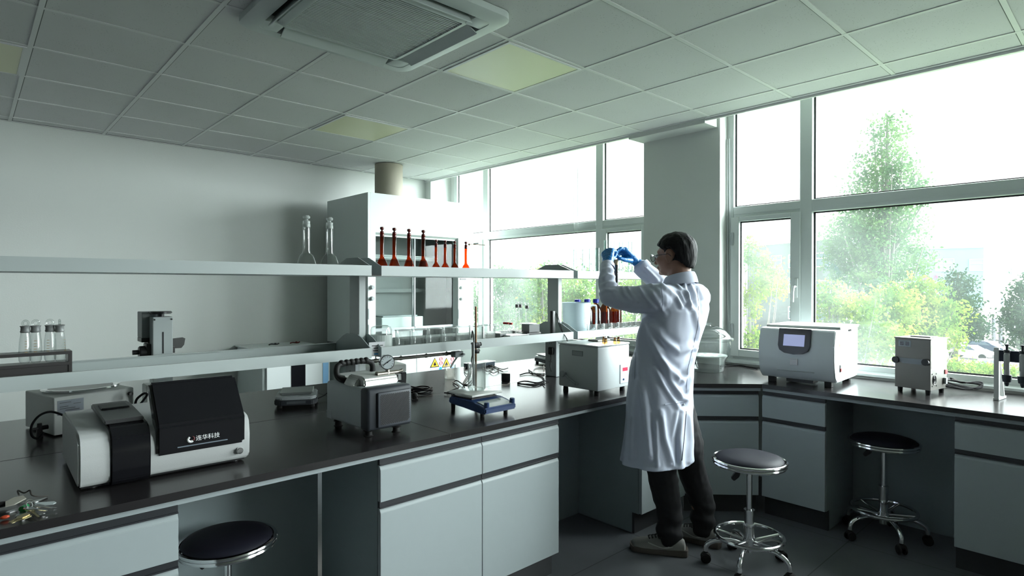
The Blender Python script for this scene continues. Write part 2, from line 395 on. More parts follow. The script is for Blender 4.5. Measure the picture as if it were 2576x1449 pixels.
def face(mb, x0, x1, z0, z1):
    """drawer or door front 20 mm thick with a slanted top edge, local front at y = 0"""
    mb.prism([(0.0, z0), (0.0, z1-.016), (0.010, z1), (0.020, z1), (0.020, z0)], x0, x1, 'x', bev=0.0012)
def base_cabinet(label, origin, rotz, width, splits, depth=0.55, drawers=True, left=True, right=True, cat='cabinet'):
    root = thing('base_cabinet', label, cat, origin, rotz)
    c = MB(); c.prism([(.021, .12), (.021, .784), (depth, .784), (depth, 0 if left else .12)]+([(.066, 0), (.066, .12)] if left else []), 0, .018, 'x'); c.prism([(.021, .12), (.021, .784), (depth, .784), (depth, 0 if right else .12)]+([(.066, 0), (.066, .12)] if right else []), width-.018, width, 'x')
    c.box(.018, width-.018, .021, depth, .12, .138); c.box(.018, width-.018, depth-.018, depth, .12, .784); c.box(.018, width-.018, .021, .045, .60, .612)
    # the side panels are notched at the foot for the plinth
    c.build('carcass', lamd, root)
    q = MB(); q.box(0, width, .050, .0655, 0, .1195); q.build('plinth', plinthM, root)
    n = len(splits)-1
    for i in range(n):
        a, b = splits[i]+.0015, splits[i+1]-.0015
        if drawers:
            d = MB(); face(d, a, b, .621, .759); dr = d.build('drawer', lam, root)
            h = MB(); h.box(a, b, .006, .021, .7605, .7835); h.box(a, b, .000, .006, .7605, .765); h.build('handle', stripM, dr)
        d = MB(); face(d, a, b, .123, .595 if drawers else .759); do = d.build('door', lam, root)
        h = MB(); z = .596 if drawers else .7605
        h.box(a, b, .006, .021, z, z+.024); h.box(a, b, .0, .006, z, z+.0045); h.build('handle', stripM, do)
    return root
base_cabinet('pale grey base cabinet at the left end of the island, below the pile of keys', (-.62, 1.985, 0), 0, 1.092, [0, 1.092], .5)
base_cabinet('pale grey island cabinet with two drawers over two tall doors, below the vacuum pump', (1.157, 1.985, 0), 0, 1.003, [0, .507, 1.003], .5)
base_cabinet('narrow pale grey island cabinet behind the standing person', (2.862, 1.985, 0), 0, .47, [0, .47], .5)
base_cabinet('corner cabinet set diagonally between island and window bench', (3.352, 1.993, 0), -PI/4, .458, [0, .458], .5, left=False, right=False)
# window bench: front looks to -x
RB = -PI/2
base_cabinet('pale grey window bench cabinet with one drawer below the white centrifuge', (3.683, 1.655, 0), RB, .375, [0, .375], .6)
base_cabinet('pale grey window bench cabinet at the right edge, below the pipette stand', (3.683, .668, 0), RB, 1.0, [0, 1.0], .6)
# modesty panels at the back of the knee spaces
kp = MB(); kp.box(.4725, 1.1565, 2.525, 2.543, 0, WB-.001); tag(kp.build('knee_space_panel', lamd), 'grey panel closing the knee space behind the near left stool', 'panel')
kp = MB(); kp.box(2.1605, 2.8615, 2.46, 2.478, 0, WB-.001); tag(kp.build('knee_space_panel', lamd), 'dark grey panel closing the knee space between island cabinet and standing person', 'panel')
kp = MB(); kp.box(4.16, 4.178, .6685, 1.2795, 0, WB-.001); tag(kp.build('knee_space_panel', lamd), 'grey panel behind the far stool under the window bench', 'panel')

# ================================================================ reagent racks on the island
def tray(mb, w, z, y0=-.19, y1=.19, h=.05):
    mb.box(0, w, y0, y0+.003, z, z+h); mb.box(0, w, y1-.003, y1, z, z+h)
    mb.box(0, w, y0+.003, y1-.003, z, z+.003); mb.box(0, w, y0+.003, y0+.014, z+h-.003, z+h); mb.box(0, w, y1-.014, y1-.003, z+h-.003, z+h)
ZU, ZL = 1.495, 1.093
greyB = mat('rack_bracket_grey', (0.33, 0.38, 0.38), 0.45)
RK = thing('reagent_rack', 'long two-tier pale grey reagent rack standing along the middle of the island', 'rack', (0.03, 2.76, 0))
for x0, x1 in ((.03, 1.452), (1.506, 2.935), (2.977, 4.29)):
    for nme, z, pk in (('upper_shelf', ZU, 1.588), ('lower_shelf', ZL, 1.20)):
        b = MB(); tray(b, x1-x0, z); s = b.build(nme, rackM, RK, loc=(x0-.03, 0, 0))
        for x in (.0005, x1-x0-.0045):
            b = MB(); b.prism([(-.187, z+.004), (.187, z+.004), (.187, z+.047), (.10, pk-.014), (.06, pk), (-.06, pk), (-.10, pk-.014), (-.187, z+.047)], x, x+.004, 'x')
            for yy, zz in ((-.16, z+.025), (0, pk-.03)): b.cyl((x-.001, yy, zz), (x+.006, yy, zz), .005, seg=10)
            b.build('end_bracket', greyB, s)
for p in (.0, 1.459, 2.938, 4.24):
    w = .038; b = MB(); b.box(p-.03, p-.03+w, -.05, .05, WT+.001, 1.56, .003)
    po = b.build('post', rackM, RK)
    sb = MB(); sb.box(p-.03-.022, p-.0305, -.052, .05, WT+.001, 1.086, .003); so_ = sb.build('socket_tower', greyP, po)
    sl = MB()
    for z in (.93, 1.0, 1.055):
        for dy, dz in ((-.010, 0), (.010, 0), (0, .012)) if z < 1.03 else ((-.008, 0), (.008, 0)):
            sl.box(p-.0530, p-.0518, dy-.0015, dy+.0015, z+dz-.004, z+dz+.004)
    sl.build('socket_slot', blackP, so_)
# metal rail slung under the middle rack
rl = MB(); a = at(925, 907, y=2.76); b = at(1152, 879, y=2.76); zr = (a.z+b.z)/2
rl.cyl((a.x, 2.76, 1.052), (b.x+.01, 2.76, 1.052), .009)
for f in (.08, .34, .62, .86): x = a.x+(b.x-a.x)*f; rl.cyl((x, 2.76, 1.05), (x, 2.76, 1.0925), .003); rl.cyl((x-.006, 2.76, 1.052), (x+.006, 2.76, 1.052), .011)
tag(rl.build('hanging_rail', steel, smooth=True), 'round steel rail hung beneath the lower shelf of the middle rack', 'rail')

# ================================================================ fume hood
HX0 = at(823, 600, y=5.86).x; HY = at(925, 483, x=HX0).y; HZ = at(925, 483, x=HX0).z
HX1 = at(1191, 600, y=HY).x
hoodM = mat('hood_white_panel', (0.62, 0.68, 0.67), 0.35)
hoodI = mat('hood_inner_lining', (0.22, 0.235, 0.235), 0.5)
H = thing('fume_hood', 'tall white fume hood with glass sash in the far corner', 'fume hood', (HX0, HY, 0))
Wd = HX1-HX0; D = 5.86-HY
ox0 = at(945, 700, y=HY).x-HX0; ox1 = at(1152, 700, y=HY).x-HX0; oz1 = at(945, 585, y=HY).z
b = MB()
b.box(0, .03, .0, D, .86, HZ, .003); b.box(Wd-.03, Wd, 0, D, .86, HZ, .003); b.box(.03, Wd-.03, 0, D, HZ-.03, HZ)
b.box(.03, ox0, .0, .03, .86, HZ-.03); b.box(ox1, Wd-.03, 0, .03, .86, HZ-.03); b.box(ox0, ox1, 0, .03, oz1, HZ-.03)
b.box(.03, Wd-.03, D-.02, D, .86, HZ-.03)
b.build('body', hoodM, H)
b = MB()                                                      # bevelled frame round the opening
b.prism([(-.004, oz1+.002), (.05, oz1+.002), (.05, oz1-.028)], ox0, ox1+.002, 'x')
b.prism([(ox1+.002, -.004), (ox1+.002, .05), (ox1-.030, .05)], .95, oz1+.0, 'z')
b.box(ox0, ox1, .03, .06, oz1-.03, oz1)
b.build('opening_frame', hoodM, H)
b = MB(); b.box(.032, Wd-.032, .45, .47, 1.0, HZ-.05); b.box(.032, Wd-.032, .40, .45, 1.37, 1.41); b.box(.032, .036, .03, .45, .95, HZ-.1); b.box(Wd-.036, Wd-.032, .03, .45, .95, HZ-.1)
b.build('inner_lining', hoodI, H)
b = MB(); b.cyl((ox0+.0, .3, oz1-.22), (ox1-.05, .3, oz1-.22), .016); b.box(ox0, ox1-.04, .31, .34, oz1-.24, oz1-.19); b.build('lamp_tube', whiteP, H)
sashM = glassmat('sash_glass', (0.86, 0.89, 0.88), 0.3, veil=.02)
for a_, b_ in ((ox0, (ox0+ox1)/2-.02), ((ox0+ox1)/2-.05, ox1)):
    s = MB(); y = .04 if a_ == ox0 else .052; s.box(a_, b_, y, y+.005, 1.02, oz1-.03); so_ = s.build('sash', sashM, H)
    s = MB(); s.box(b_-.012, b_, y-.004, y+.008, 1.02, oz1-.03); s.box(a_, a_+.012, y-.004, y+.008, 1.02, oz1-.03); s.box(a_, b_, y-.004, y+.01, 1.0, 1.03); s.build('sash_rail', greyP, so_)
b = MB(); b.box(-.0, Wd, -.02, D, .82, .858, .004); b.build('hood_worktop', mat('hood_top_dark', (0.10, 0.11, 0.12), 0.4), H)
for px in (935, 1161):
    for py in (723, 751):
        q = at(px, py, y=HY); k = MB(); k.cyl((q.x-HX0, -.03, q.z), (q.x-HX0, 0, q.z), .018, .021, bev=.003); k.build('knob', greyP if px < 1000 else whiteP, H, smooth=True)
b = MB(); q = at(1161, 702, y=HY); b.box(q.x-HX0-.02, q.x-HX0+.06, -.006, 0, q.z-.008, q.z+.008); b.build('rating_plate', blackP, H)
for px in (927, 1154):
    for py in (790, 830):
        q = at(px, py, y=HY); b = MB(); b.box(q.x-HX0-.004, q.x-HX0+.006, -.004, 0, q.z-.05, q.z+.05); b.build('socket_cover', greyP, H)
bx1 = at(1160, 900, y=HY).x-HX0
b = MB(); b.box(.0, bx1, .02, D, .10, .818, .002); b.box(.03, bx1-.03, .06, D, 0, .1); b.build('base_carcass', hoodM, H)
d0 = at(1048, 930, y=HY).x-HX0; d1 = at(1105, 930, y=HY).x-HX0
for a_, b_ in ((.004, d0-.002), (d0+.002, bx1-.004)):
    q = MB(); q.box(a_, b_, 0, .019, .11, .80, .002); q.build('door', hoodM, H)
# hazard signs on the doors
yel = mat('sign_yellow', (0.95, 0.50, 0.02), 0.5); red = mat('sign_red', (0.75, 0.05, 0.06), 0.5); blu = mat('sign_blue', (0.02, 0.32, 0.75), 0.5); pap = mat('sign_paper', (0.62, 0.78, 0.86), 0.5)
def hazard(px):
    q = at(px, 915, y=HY); x = q.x-HX0; z = q.z
    s = MB(); s.box(x-.075, x+.075, -.0015, -.0002, z-.10, z+.085); sg = s.build('hazard_sign', pap, H)
    s = MB(); cx, cz = x-.028, z+.012; s.prism([(cx-.058, cz-.045), (cx+.058, cz-.045), (cx, cz+.055)], -.003, -.0016, 'y'); s.build('triangle_border', blackP, sg)
    s = MB(); s.prism([(cx-.046, cz-.038), (cx+.046, cz-.038), (cx, cz+.042)], -.004, -.0031, 'y'); s.build('triangle', yel, sg)
    s = MB(); s.prism([(cx-.014, cz-.028), (cx+.014, cz-.028), (cx+.018, cz-.014), (cx+.008, cz-.004), (cx+.004, cz+.016), (cx-.006, cz+.002), (cx-.016, cz-.012)], -.005, -.0041, 'y'); s.build('flame', blackP, sg)
    for dz in (.048, .002):
        s = MB(); c = (x+.050, -.002, z+dz)
        s.tube([(c[0]+.018*math.cos(t*PI/8), -.003, c[2]+.018*math.sin(t*PI/8)) for t in range(16)], .0028, 6, closed=True); s.box(c[0]-.015, c[0]+.015, -.0035, -.002, c[2]-.002, c[2]+.002); s.build('prohibition_ring', red, sg)
    s = MB(); s.cyl((x+.045, -.003, z-.055), (x+.045, -.0012, z-.055), .019); s.build('mandatory_disc', blu, sg)
hazard(1099); hazard(1128)
ductM = mat('duct_beige', (0.36, 0.33, 0.27), 0.7)
dx = at(978, 470, y=5.45)
b = MB(); b.cyl((dx.x-HX0, 5.45-HY, HZ+.001), (dx.x-HX0, 5.45-HY, CZ-.006), .145, seg=40)
b.build('exhaust_duct', ductM, H, smooth=True)
# white instrument standing inside the hood
q0 = at(925, 830, y=HY+.2); q1 = at(1056, 830, y=HY+.2); zt_ = at(1000, 797, y=HY+.2).z
r = thing('white_instrument_box', 'white box instrument standing inside the fume hood behind the glass', 'instrument', (q0.x+.12, HY+.14, .859))
w = q1.x-q0.x-.12
b = MB(); b.box(0, w, 0, .25, 0, zt_-.859, .006); b.build('housing', whiteP, r)
b = MB(); b.box(.03, w-.05, .03, .22, zt_-.859, zt_-.859+.015, .004); b.build('lid', greyP, r)

# white cabinet oven by the back wall
O0 = at(660, 930, y=5.3); O1 = at(828, 930, y=5.3)
OX0, OX1 = O0.x, O1.x; oz = .855
r = thing('drying_oven', 'white floor-standing oven with dark window beside the fume hood', 'oven', (OX0, 5.30, 0)); w = OX1-OX0
b = MB(); b.box(0, w, .0, .65, 0, oz, .004); b.build('body', hoodM, r)
b = MB(); b.box(.03, w-.002, -.02, 0, .08, oz-.05, .004); do = b.build('door', whiteP, r)
a_ = at(733, 930, y=5.28).x-OX0; b_ = at(768, 930, y=5.28).x-OX0; zz = at(750, 917, y=5.28).z
b = MB(); b.box(a_, b_, -.024, -.019, .30, zz, .0); b.build('window', blackG, do)
a_ = at(812, 930, y=5.28).x-OX0; b_ = at(826, 930, y=5.28).x-OX0
b = MB(); b.box(a_, b_, -.024, -.019, .30, zz+.01); b.build('blue_strip', mat('light_blue_trim', (0.25, 0.50, 0.78), 0.4), do)
b = MB(); b.box(-.012, w+.005, -.03, .69, oz, oz+.012, .003); b.build('top_panel', whiteP, r)
for px, py, lab, m_ in ((690, 868, 'small dark clip lying on top of the white oven, left of two', blackP), (743, 864, 'small dark red item lying on top of the white oven, right of two', amberD)):
    q = at(px, py, z=oz+.012); q.z -= .0; b = MB(); b.tube(spline([(q.x-.05, q.y, q.z+.006), (q.x-.02, q.y+.02, q.z+.010), (q.x+.02, q.y, q.z+.006), (q.x+.05, q.y+.015, q.z+.012)], 5), .006, 6); b.ball((q.x+.01, q.y, q.z+.010), .014, 1, 1, .7)
    tag(b.build('clip', m_), lab, 'clip')
# ================================================================ ceiling cassette and panels
acM = mat('cassette_white', (0.50, 0.55, 0.54), 0.4); acD = mat('cassette_dark_gap', (0.02, 0.022, 0.024), 0.6)
AX0, AX1, AY0, AY1 = .945, 1.888, 2.02, 2.955; ax, ay = (AX0+AX1)/2, (AY0+AY1)/2; A = (AX1-AX0)/2
r = thing('ceiling_cassette', 'square four-way air conditioner cassette set in the ceiling', 'air conditioner', (ax, ay, CZ-.003))
def ring(mb, o, i, z0, z1, cor=.05, zin=None, seg=5):
    """rounded square ring between half sizes o and i (bottom face at z0)"""
    def rr(h, c):
        pts = []
        for k, (sx, sy) in enumerate(((1, 1), (-1, 1), (-1, -1), (1, -1))):
            for s in range(seg+1):
                a = PI/2*(k+s/seg); pts.append((sx*(h-c)+c*math.cos(a), sy*(h-c)+c*math.sin(a)))
        return pts
    zin = z0 if zin is None else zin
    P = [[(x, y, z1) for x, y in rr(o, cor)], [(x*1.0, y, z0+.012) for x, y in rr(o, cor)], [(x, y, z0) for x, y in rr(o-.02, cor)], [(x, y, zin) for x, y in rr(i, cor*.5)], [(x, y, z1) for x, y in rr(i, cor*.5)]]
    t = bmesh.new(); R = [[t.verts.new(p) for p in q] for q in P]; n = len(R[0])
    for a, b in zip(R, R[1:]+R[:1]):
        for k in range(n): t.faces.new((a[k], a[(k+1) % n], b[(k+1) % n], b[k]))
    mb.merge(t)
b = MB(); ring(b, A, .395, -.042, 0, .07)
ring(b, .335, .30, -.040, 0, .03)
for s in range(4):                                            # corner blocks between the four outlets
    Mz = Matrix.Rotation(s*PI/2, 4, 'Z'); b.box(.30, .40, .30, .40, -.040, 0, .004, M=Mz)
b.build('fascia', acM, r, smooth=True)
b = MB(); b.box(-.40, .40, -.40, .40, -.006, -.002); b.build('air_well', acD, r)
b = MB()
for k in range(40):
    y = -.29+.58*k/39
    b.box(-.298, .298, y-.0032, y+.0032, -.036, -.026)
for x in (-.15, 0, .15): b.box(x-.003, x+.003, -.298, .298, -.030, -.024)
b.build('intake_grille', acM, r)
for s in range(4):
    Mz = Matrix.Rotation(s*PI/2, 4, 'Z'); b = MB()
    tilt = Matrix.Translation((.366, 0, -.040)) @ Matrix.Rotation(math.radians(26 if s in (0, 1) else 60), 4, 'Y')
    b.box(-.034, .034, -.285, .285, -.003, .003, .002, M=Mz @ tilt)
    b.build('louvre', acM, r)
panM = mat('light_panel_cream', (0.66, 0.66, 0.44), 0.35)
for x, y, lab in ((GX+.6, GY-.6, 'unlit cream light panel nearest the ceiling cassette'), (GX+.6, GY+1.2, 'unlit cream light panel in front of the fume hood duct'), (GX-1.2-.6, GY+1.2, 'unlit cream light panel at the left edge of the ceiling')):
    rr_ = thing('ceiling_light', lab, 'ceiling light', (x+.3, y+.3, CZ-.001), 0, 'flat square ceiling light panels')
    b = MB(); b.box(-.275, .275, -.275, .275, -.006, -.0035); b.build('diffuser', panM, rr_)
    b = MB()
    for q in ((-.288, .288, -.288, -.272), (-.288, .288, .272, .288), (-.288, -.272, -.272, .272), (.272, .288, -.272, .272)): b.box(q[0], q[1], q[2], q[3], -.008, -.003)
    b.build('frame', tbar, rr_)
# ================================================================ instruments on the island
BZ = WT+.0006
def feet(mb, pts, r=.012, h=.02):
    for x, y in pts: mb.cyl((x, y, 0), (x, y, h), r, r*.9, 14)
# --- spectrophotometer
r = thing('spectrophotometer', 'white and black tabletop photometer with Chinese lettering on its tilted cover', 'photometer', (.244, 2.150, BZ), math.radians(-1))
b = MB(); prof = [(.015, .012), (.0, .03), (-.004, .10), (.004, .145), (.022, .163), (.05, .170), (.20, .174), (.45, .172), (.47, .155), (.47, .02), (.46, .012)]
b.prism(prof, 0, .488, 'x', bev=.006); b.build('housing', mat('photometer_white', (0.50, 0.51, 0.51), 0.42, bump=.08, bscale=600), r, smooth=True)
b = MB(); pb = [(.010, .004), (-.005, .02), (-.010, .10), (-.003, .15), (.02, .172), (.05, .182), (.14, .186), (.14, .10), (.03, .05), (.03, .004)]
b.prism(pb, .080, .186, 'x', bev=.004); b.build('centre_band', blackG, r, smooth=True)
b = MB(); b.prism([(.055, .184), (.055, .196), (.31, .204), (.36, .202), (.36, .186)], .072, .178, 'x', bev=.003); lid = b.build('sample_lid', mat('lid_dark_grey', (0.05, 0.05, 0.052), 0.35), r, smooth=True)
b = MB(); b.box(.085, .165, .22, .30, .199, .207, .003); b.build('lid_recess', blackP, lid)
b = MB(); cov = [(-.014, .074), (-.016, .168), (.095, .294), (.12, .294), (.13, .27), (.02, .15), (.02, .074)]
b.prism(cov, .20, .468, 'x', bev=.008); cv = b.build('display_cover', blackG, r, smooth=True)
wt_ = mat('print_white', (0.85, 0.85, 0.85), 0.5)
text('连华科技', 'lettering', .0185, wt_, cv, (.312, -.0158, .108), (PI/2, 0, 0), .0006)
b = MB(); b.tube([(.297+.008*math.cos(a), -.0165, .114+.008*math.sin(a)) for a in [math.radians(d) for d in (110, 140, 170, 200, 230, 260, 290, 320)]], .0035, 8, r2=.0045); b.build('logo_mark', wt_, cv)
b = MB(); b.tube([(.300+.008*math.cos(a), -.0162, .116+.008*math.sin(a)) for a in [math.radians(d) for d in (-50, -10, 30, 70)]], .003, 8, r2=.001); b.build('logo_mark', mat('logo_red', (0.12, 0.015, 0.02), .5), cv)
b = MB(); b.box(.258, .410, -.0172, -.0155, .092, .096, .0007); b.build('grey_line', mat('print_grey', (0.16, 0.19, 0.23), .5), cv)
b = MB(); b.cyl((.452, -.012, .046), (.452, .002, .046), .011, .012, 24, bev=.002); b.build('power_button', chrome, r, smooth=True)
b = MB(); b.box(.01, .478, .03, .43, .004, .0125); feet(b, [(.04, .05), (.45, .05), (.04, .40), (.45, .40)], .014, .012); b.build('base', blackP, r)

# --- white box with chrome dish
q = at(137, 1100, z=BZ)
r = thing('water_bath', 'white square water bath with chrome rim under the rack, behind the photometer', 'water bath', (q.x-.002, q.y, BZ), math.radians(14))
b = MB(); b.box(0, .30, 0, .30, .006, .160, .004); b.build('housing', offW, r)
b = MB(); b.lathe([(.115, .168), (.128, .174), (.140, .174), (.143, .168), (.138, .160)], 40, (.155, .155, 0)); b.build('chrome_rim', chrome, r, smooth=True)
b = MB(); b.lathe([(0, .1722), (.118, .1722)], 36, (.155, .155, 0)); b.build('dark_bowl', mat('bowl_dark', (.06, .06, .06), .25, metal=.6), r)
b = MB(); b.box(.012, .105, -.0012, 0, .085, .145); pl = b.build('rating_plate', mat('plate_grey', (0.20, 0.22, 0.25), .35, metal=.4), r)
b = MB()
for i, (a, c) in enumerate(((.02, .06), (.068, .095), (.02, .05), (.02, .075), (.04, .09), (.045, .1))): b.box(a, c, -.0016, -.0011, .134-.008*i, .136-.008*i)
b.build('print', blackP, pl)
b = MB(); b.cyl((.282, -.018, .135), (.282, 0, .135), .008); b.build('knob', blackP, r, smooth=True)
b = MB(); feet(b, [(.03, .03), (.27, .03), (.03, .27), (.27, .27)], .012, .007); b.build('foot', rubber, r)
b = MB(); b.cyl((-.03, .06, .035), (0, .06, .035), .009); b.cyl((-.028, .06, .0), (-.028, .06, .055), .012, .008); b.cyl((-.055, .055, .035), (-.028, .06, .035), .006); b.build('drain_tap', blackP, r, smooth=True)
cbl = mat('black_cable', (0.006, 0.006, 0.007), 0.7, spec=.12)
pts = [at(165, 1047, y=2.98), at(130, 1036, y=2.98), at(100, 1045, y=2.97), at(80, 1070, y=2.96), at(80, 1095, y=2.95), at(95, 1103, y=2.95), at(110, 1088, y=2.96)]
tag(MB().tube(spline(pts, 8), .0045, 8).build('power_cable', cbl, smooth=True), 'black cable looping beside the white water bath at far left', 'cable')

# --- tower instrument behind the rack
q = at(385, 1000, y=3.12); tx = q.x
r = thing('lifting_stand', 'pale grey vertical motor column with slot and dark clamp arms behind the left rack', 'instrument', (tx, 3.12, BZ))
b = MB(); b.box(0, .082, 0, .07, .012, .470, .003); co_ = b.build('column', greyP if False else mat('column_grey', (0.42, 0.46, 0.46), .4), r)
b = MB(); b.box(.038, .044, -.0012, .0, .30, .40); b.build('slot', blackP, co_)
b = MB(); 
for x in (.006, .076): b.cyl((x, -.004, .458), (x, .0, .458), .004, seg=10)
b.build('screw', blackP, co_)
b = MB(); b.box(-.03, .05, .072, .17, .37, .492, .003); b.build('motor_box', mat('motor_grey', (0.20, 0.22, 0.22), .45), r)
b = MB(); b.box(-.032, .03, .07, .16, .350, .371, .003); b.box(-.005, .03, .075, .15, .32, .352); b.build('motor_flange', blackP, r)
b = MB(); b.cyl((.04, .035, .470), (.04, .035, .487), .014); b.cyl((.04, .035, .484), (.04, .035, .495), .046, .046, 30, bev=.003); b.build('hand_wheel', blackP, r, smooth=True)
b = MB(); b.cyl((-.045, .06, .305), (.0, .06, .305), .030, bev=.003); b.cyl((-.07, .06, .307), (-.045, .06, .307), .011); b.box(-.02, .0, .03, .10, .27, .345, .004); b.build('clamp_knob', blackP, r, smooth=True)
b = MB(); b.prism([(.083, .315), (.13, .315), (.142, .33), (.147, .36), (.135, .366), (.083, .362)], .05, .056, 'y'); b.box(.083, .10, .04, .07, .295, .325); b.build('side_bracket', mat('bracket_dark_metal', (0.10, 0.10, 0.10), .35, metal=.8), r)
b = MB(); b.box(-.01, .16, -.02, .25, .0, .012, .002); b.build('base', greyP, r)
q = at(326, 985, y=3.05)
r = thing('control_box', 'small white sloping control box between water bath and vertical motor column', 'control box', (q.x+.055, 3.0, BZ))
b = MB(); b.prism([(0, .0), (0, .175), (.10, .175), (.10, .0)], 0, .09, 'y', bev=.003); b.build('housing', offW, r)
b = MB(); b.box(.05, .08, -.004, 0, .13, .15); b.build('switch', blackP, r)
pts = [at(340, 1018, y=2.98), at(345, 1003, y=2.97), at(362, 990, y=2.96), at(370, 993, y=2.97), at(360, 1008, y=2.97), at(348, 1022, y=2.96), at(342, 1035, y=2.95)]
tag(MB().tube(spline(pts, 8), .0048, 8).build('power_cable', cbl, smooth=True), 'black cable loop standing up between the photometer and the white control box', 'cable')

# --- balance
def balance(label, loc, rz, dark=False):
    r = thing('electronic_balance', label, 'balance', loc, rz)
    b = MB(); b.prism([(0, .03), (.03, 0), (.18, 0), (.205, .03), (.205, .22), (.18, .25), (.03, .25), (0, .22)], .014, .040, 'z', bev=.004); b.build('housing', darkG, r, smooth=True)
    b = MB(); b.prism([(0.002, .032), (.032, .002), (.178, .002), (.203, .032), (.203, .218), (.178, .248), (.032, .248), (.002, .218)], .0405, .056, 'z', bev=.005); b.build('top_cover', mat('balance_cover_grey', (0.40, 0.43, 0.44), .25), r, smooth=True)
    b = MB(); b.box(.03, .175, .065, .225, .0565, .064, .003); b.box(.022, .183, .057, .233, .064, .0700, .003); b.build('weighing_pan', mat('pan_steel', (0.36, 0.38, 0.38), .3, metal=.6), r)
    b = MB(); b.box(.06, .15, -.001, .004, .022, .036); b.build('display', mat('display_dark', (0.10, 0.11, 0.12), .2), r)
    for x, y in ((.025, .03), (.18, .03), (.025, .22), (.18, .22)): b = MB(); b.cyl((x, y, 0), (x, y, .015), .013, .011, 14); b.build('foot', rubber, r)
    return r
bal = balance('grey electronic balance in front of the white oven, left of the vacuum pump', (1.125, 2.955, BZ), math.radians(-26))
dup(bal, (at(1325, 912, z=.84).x+.02, 3.13, BZ), math.radians(-20), 'small electronic balance beside the right rack post, left of the white heating bath')
tag(MB().tube(spline([at(800, 1002, z=.845), at(815, 995, z=.85), at(830, 985, z=.86), at(845, 988, z=.84), at(832, 1012, z=BZ+.004), at(826, 1022, z=BZ+.004), at(836, 1030, z=BZ+.004)], 6), .0028, 6).build('power_cable', cbl, smooth=True), 'thin black cable between the left electronic balance and the vacuum pump', 'cable')

# --- vacuum pump
r = thing('vacuum_pump', 'grey vacuum pump with slanted black grille and round pressure gauge', 'vacuum pump', (1.182, 2.125, BZ), math.radians(2))
PW, PD = .215, .345
b = MB(); b.box(0, PW, .03, PD, .032, .198, .014, 3); b.build('housing', mat('pump_grey', (0.36, 0.40, 0.41), .45), r, smooth=True)
b = MB(); b.box(-.001, PW+.001, .0, .062, .028, .200, .014, 3); fr = b.build('front_frame', darkG, r, smooth=True)
b = MB(); b.box(.042, PW-.012, -.012, .002, .040, .182, .006, 2); b.build('grille_panel', mat('grille_charcoal', (.05, .056, .068), .55), fr, smooth=True)
gr = MB(); gx0, gx1, gz0, gz1 = .052, PW-.022, .050, .172
k = 0; d = gx0-(gz1-gz0)
while d < gx1:
    xa = max(d, gx0); za = gz0+(xa-d)*1.0; xb = min(d+(gz1-gz0), gx1); zb = gz0+(xb-d)
    if xb-xa > .006:
        w2 = .0017; gr.prism([(xa-w2, za+w2), (xa+w2, za-w2), (xb+w2, zb-w2), (xb-w2, zb+w2)], -.0130, -.0118, 'y')
    d += .0092
gr.build('grille_slots', mat('slot_black', (0.004, 0.004, 0.005), .6), fr)
b = MB(); b.prism([(.07, .197), (.075, .225), (.095, .238), (.20, .238), (.225, .215), (.225, .197)], .03, PW-.02, 'x', bev=.006); b.prism([(.0, .195), (.02, .228), (.20, .228), (PW-.005, .195)], .11, .20, 'y', bev=.006)
b.prism([(.22, .196), (.24, .226), (.33, .226), (.34, .196)], .03, PW-.03, 'x', bev=.006)
b.build('pump_head', mat('pump_head_silver', (0.50, 0.51, 0.49), .32, metal=.35), r, smooth=True)
hx = .035
b = MB(); b.tube(spline([(.045, .20, .208), (.022, .225, .210), (.006, .250, .222), (.006, .262, .255), (.03, .272, .272), (.11, .285, .276), (.18, .29, .270), (.20, .29, .25), (.20, .29, .22)], 6), .0125, 10); b.cyl((.03, .195, .207), (.06, .205, .207), .017, bev=.003)
for k in range(6): t_ = k/5; b.ball((.035+.13*t_, .273+.014*t_, .277), .0145)
b.build('carrying_handle', rubber, r, smooth=True)
b = MB(); gx, gy = .158, .100
b.cyl((gx-.05, gy-.0, .240), (gx+.05, gy, .240), .009); b.cyl((gx+.05, gy, .24), (gx+.075, gy, .245), .005, .007); b.cyl((gx, gy, .235), (gx, gy, .268), .010, .008); b.cyl((gx-.055, gy, .24), (gx-.048, gy, .24), .012)
b.build('brass_fitting', mat('fitting_metal', (0.34, 0.31, 0.27), .3, metal=.9), r, smooth=True)
gg = MB(); gd = Vector((-.35, -.93, .06)).normalized(); gc = Vector((gx-.004, gy, .287))
gg.cyl(gc+gd*.014, gc-gd*.02, .032, bev=.003, seg=32); ga = gg.build('pressure_gauge', chrome, r, smooth=True)
b = MB(); b.cyl(gc+gd*.0145, gc+gd*.0152, .028, seg=32); b.build('gauge_dial', mat('dial_face', (0.55, 0.60, 0.62), .4), ga)
sx = gd.cross(Vector((0, 0, 1))).normalized(); sz = sx.cross(gd)
b = MB()
for k in range(11):
    a = math.radians(-225+27*k); u = sx*math.cos(a)+sz*-math.sin(a); b.tube([gc+gd*.0158+u*.021, gc+gd*.0158+u*.026], .0008, 4)
b.tube([gc+gd*.0162+(sx*.020-sz*.013), gc+gd*.0162-(sx*.014-sz*.010)], .0014, 5); b.cyl(gc+gd*.0155, gc+gd*.017, .003, seg=10)
b.build('gauge_needle', blackP, ga)
b = MB(); b.box(-.0012, .0, PD-.05, PD-.008, .036, .070); b.build('rating_label', greyP, r)
for x, y in ((.035, .05), (PW-.06, .03), (.035, .30), (PW-.04, .30)):
    b = MB(); b.lathe([(0, .034), (.012, .034), (.014, .028), (.022, .022), (.014, .018), (.015, .004), (.020, 0), (0, 0)], 16, (x, y, 0)); b.build('rubber_foot', rubber, r, smooth=True)
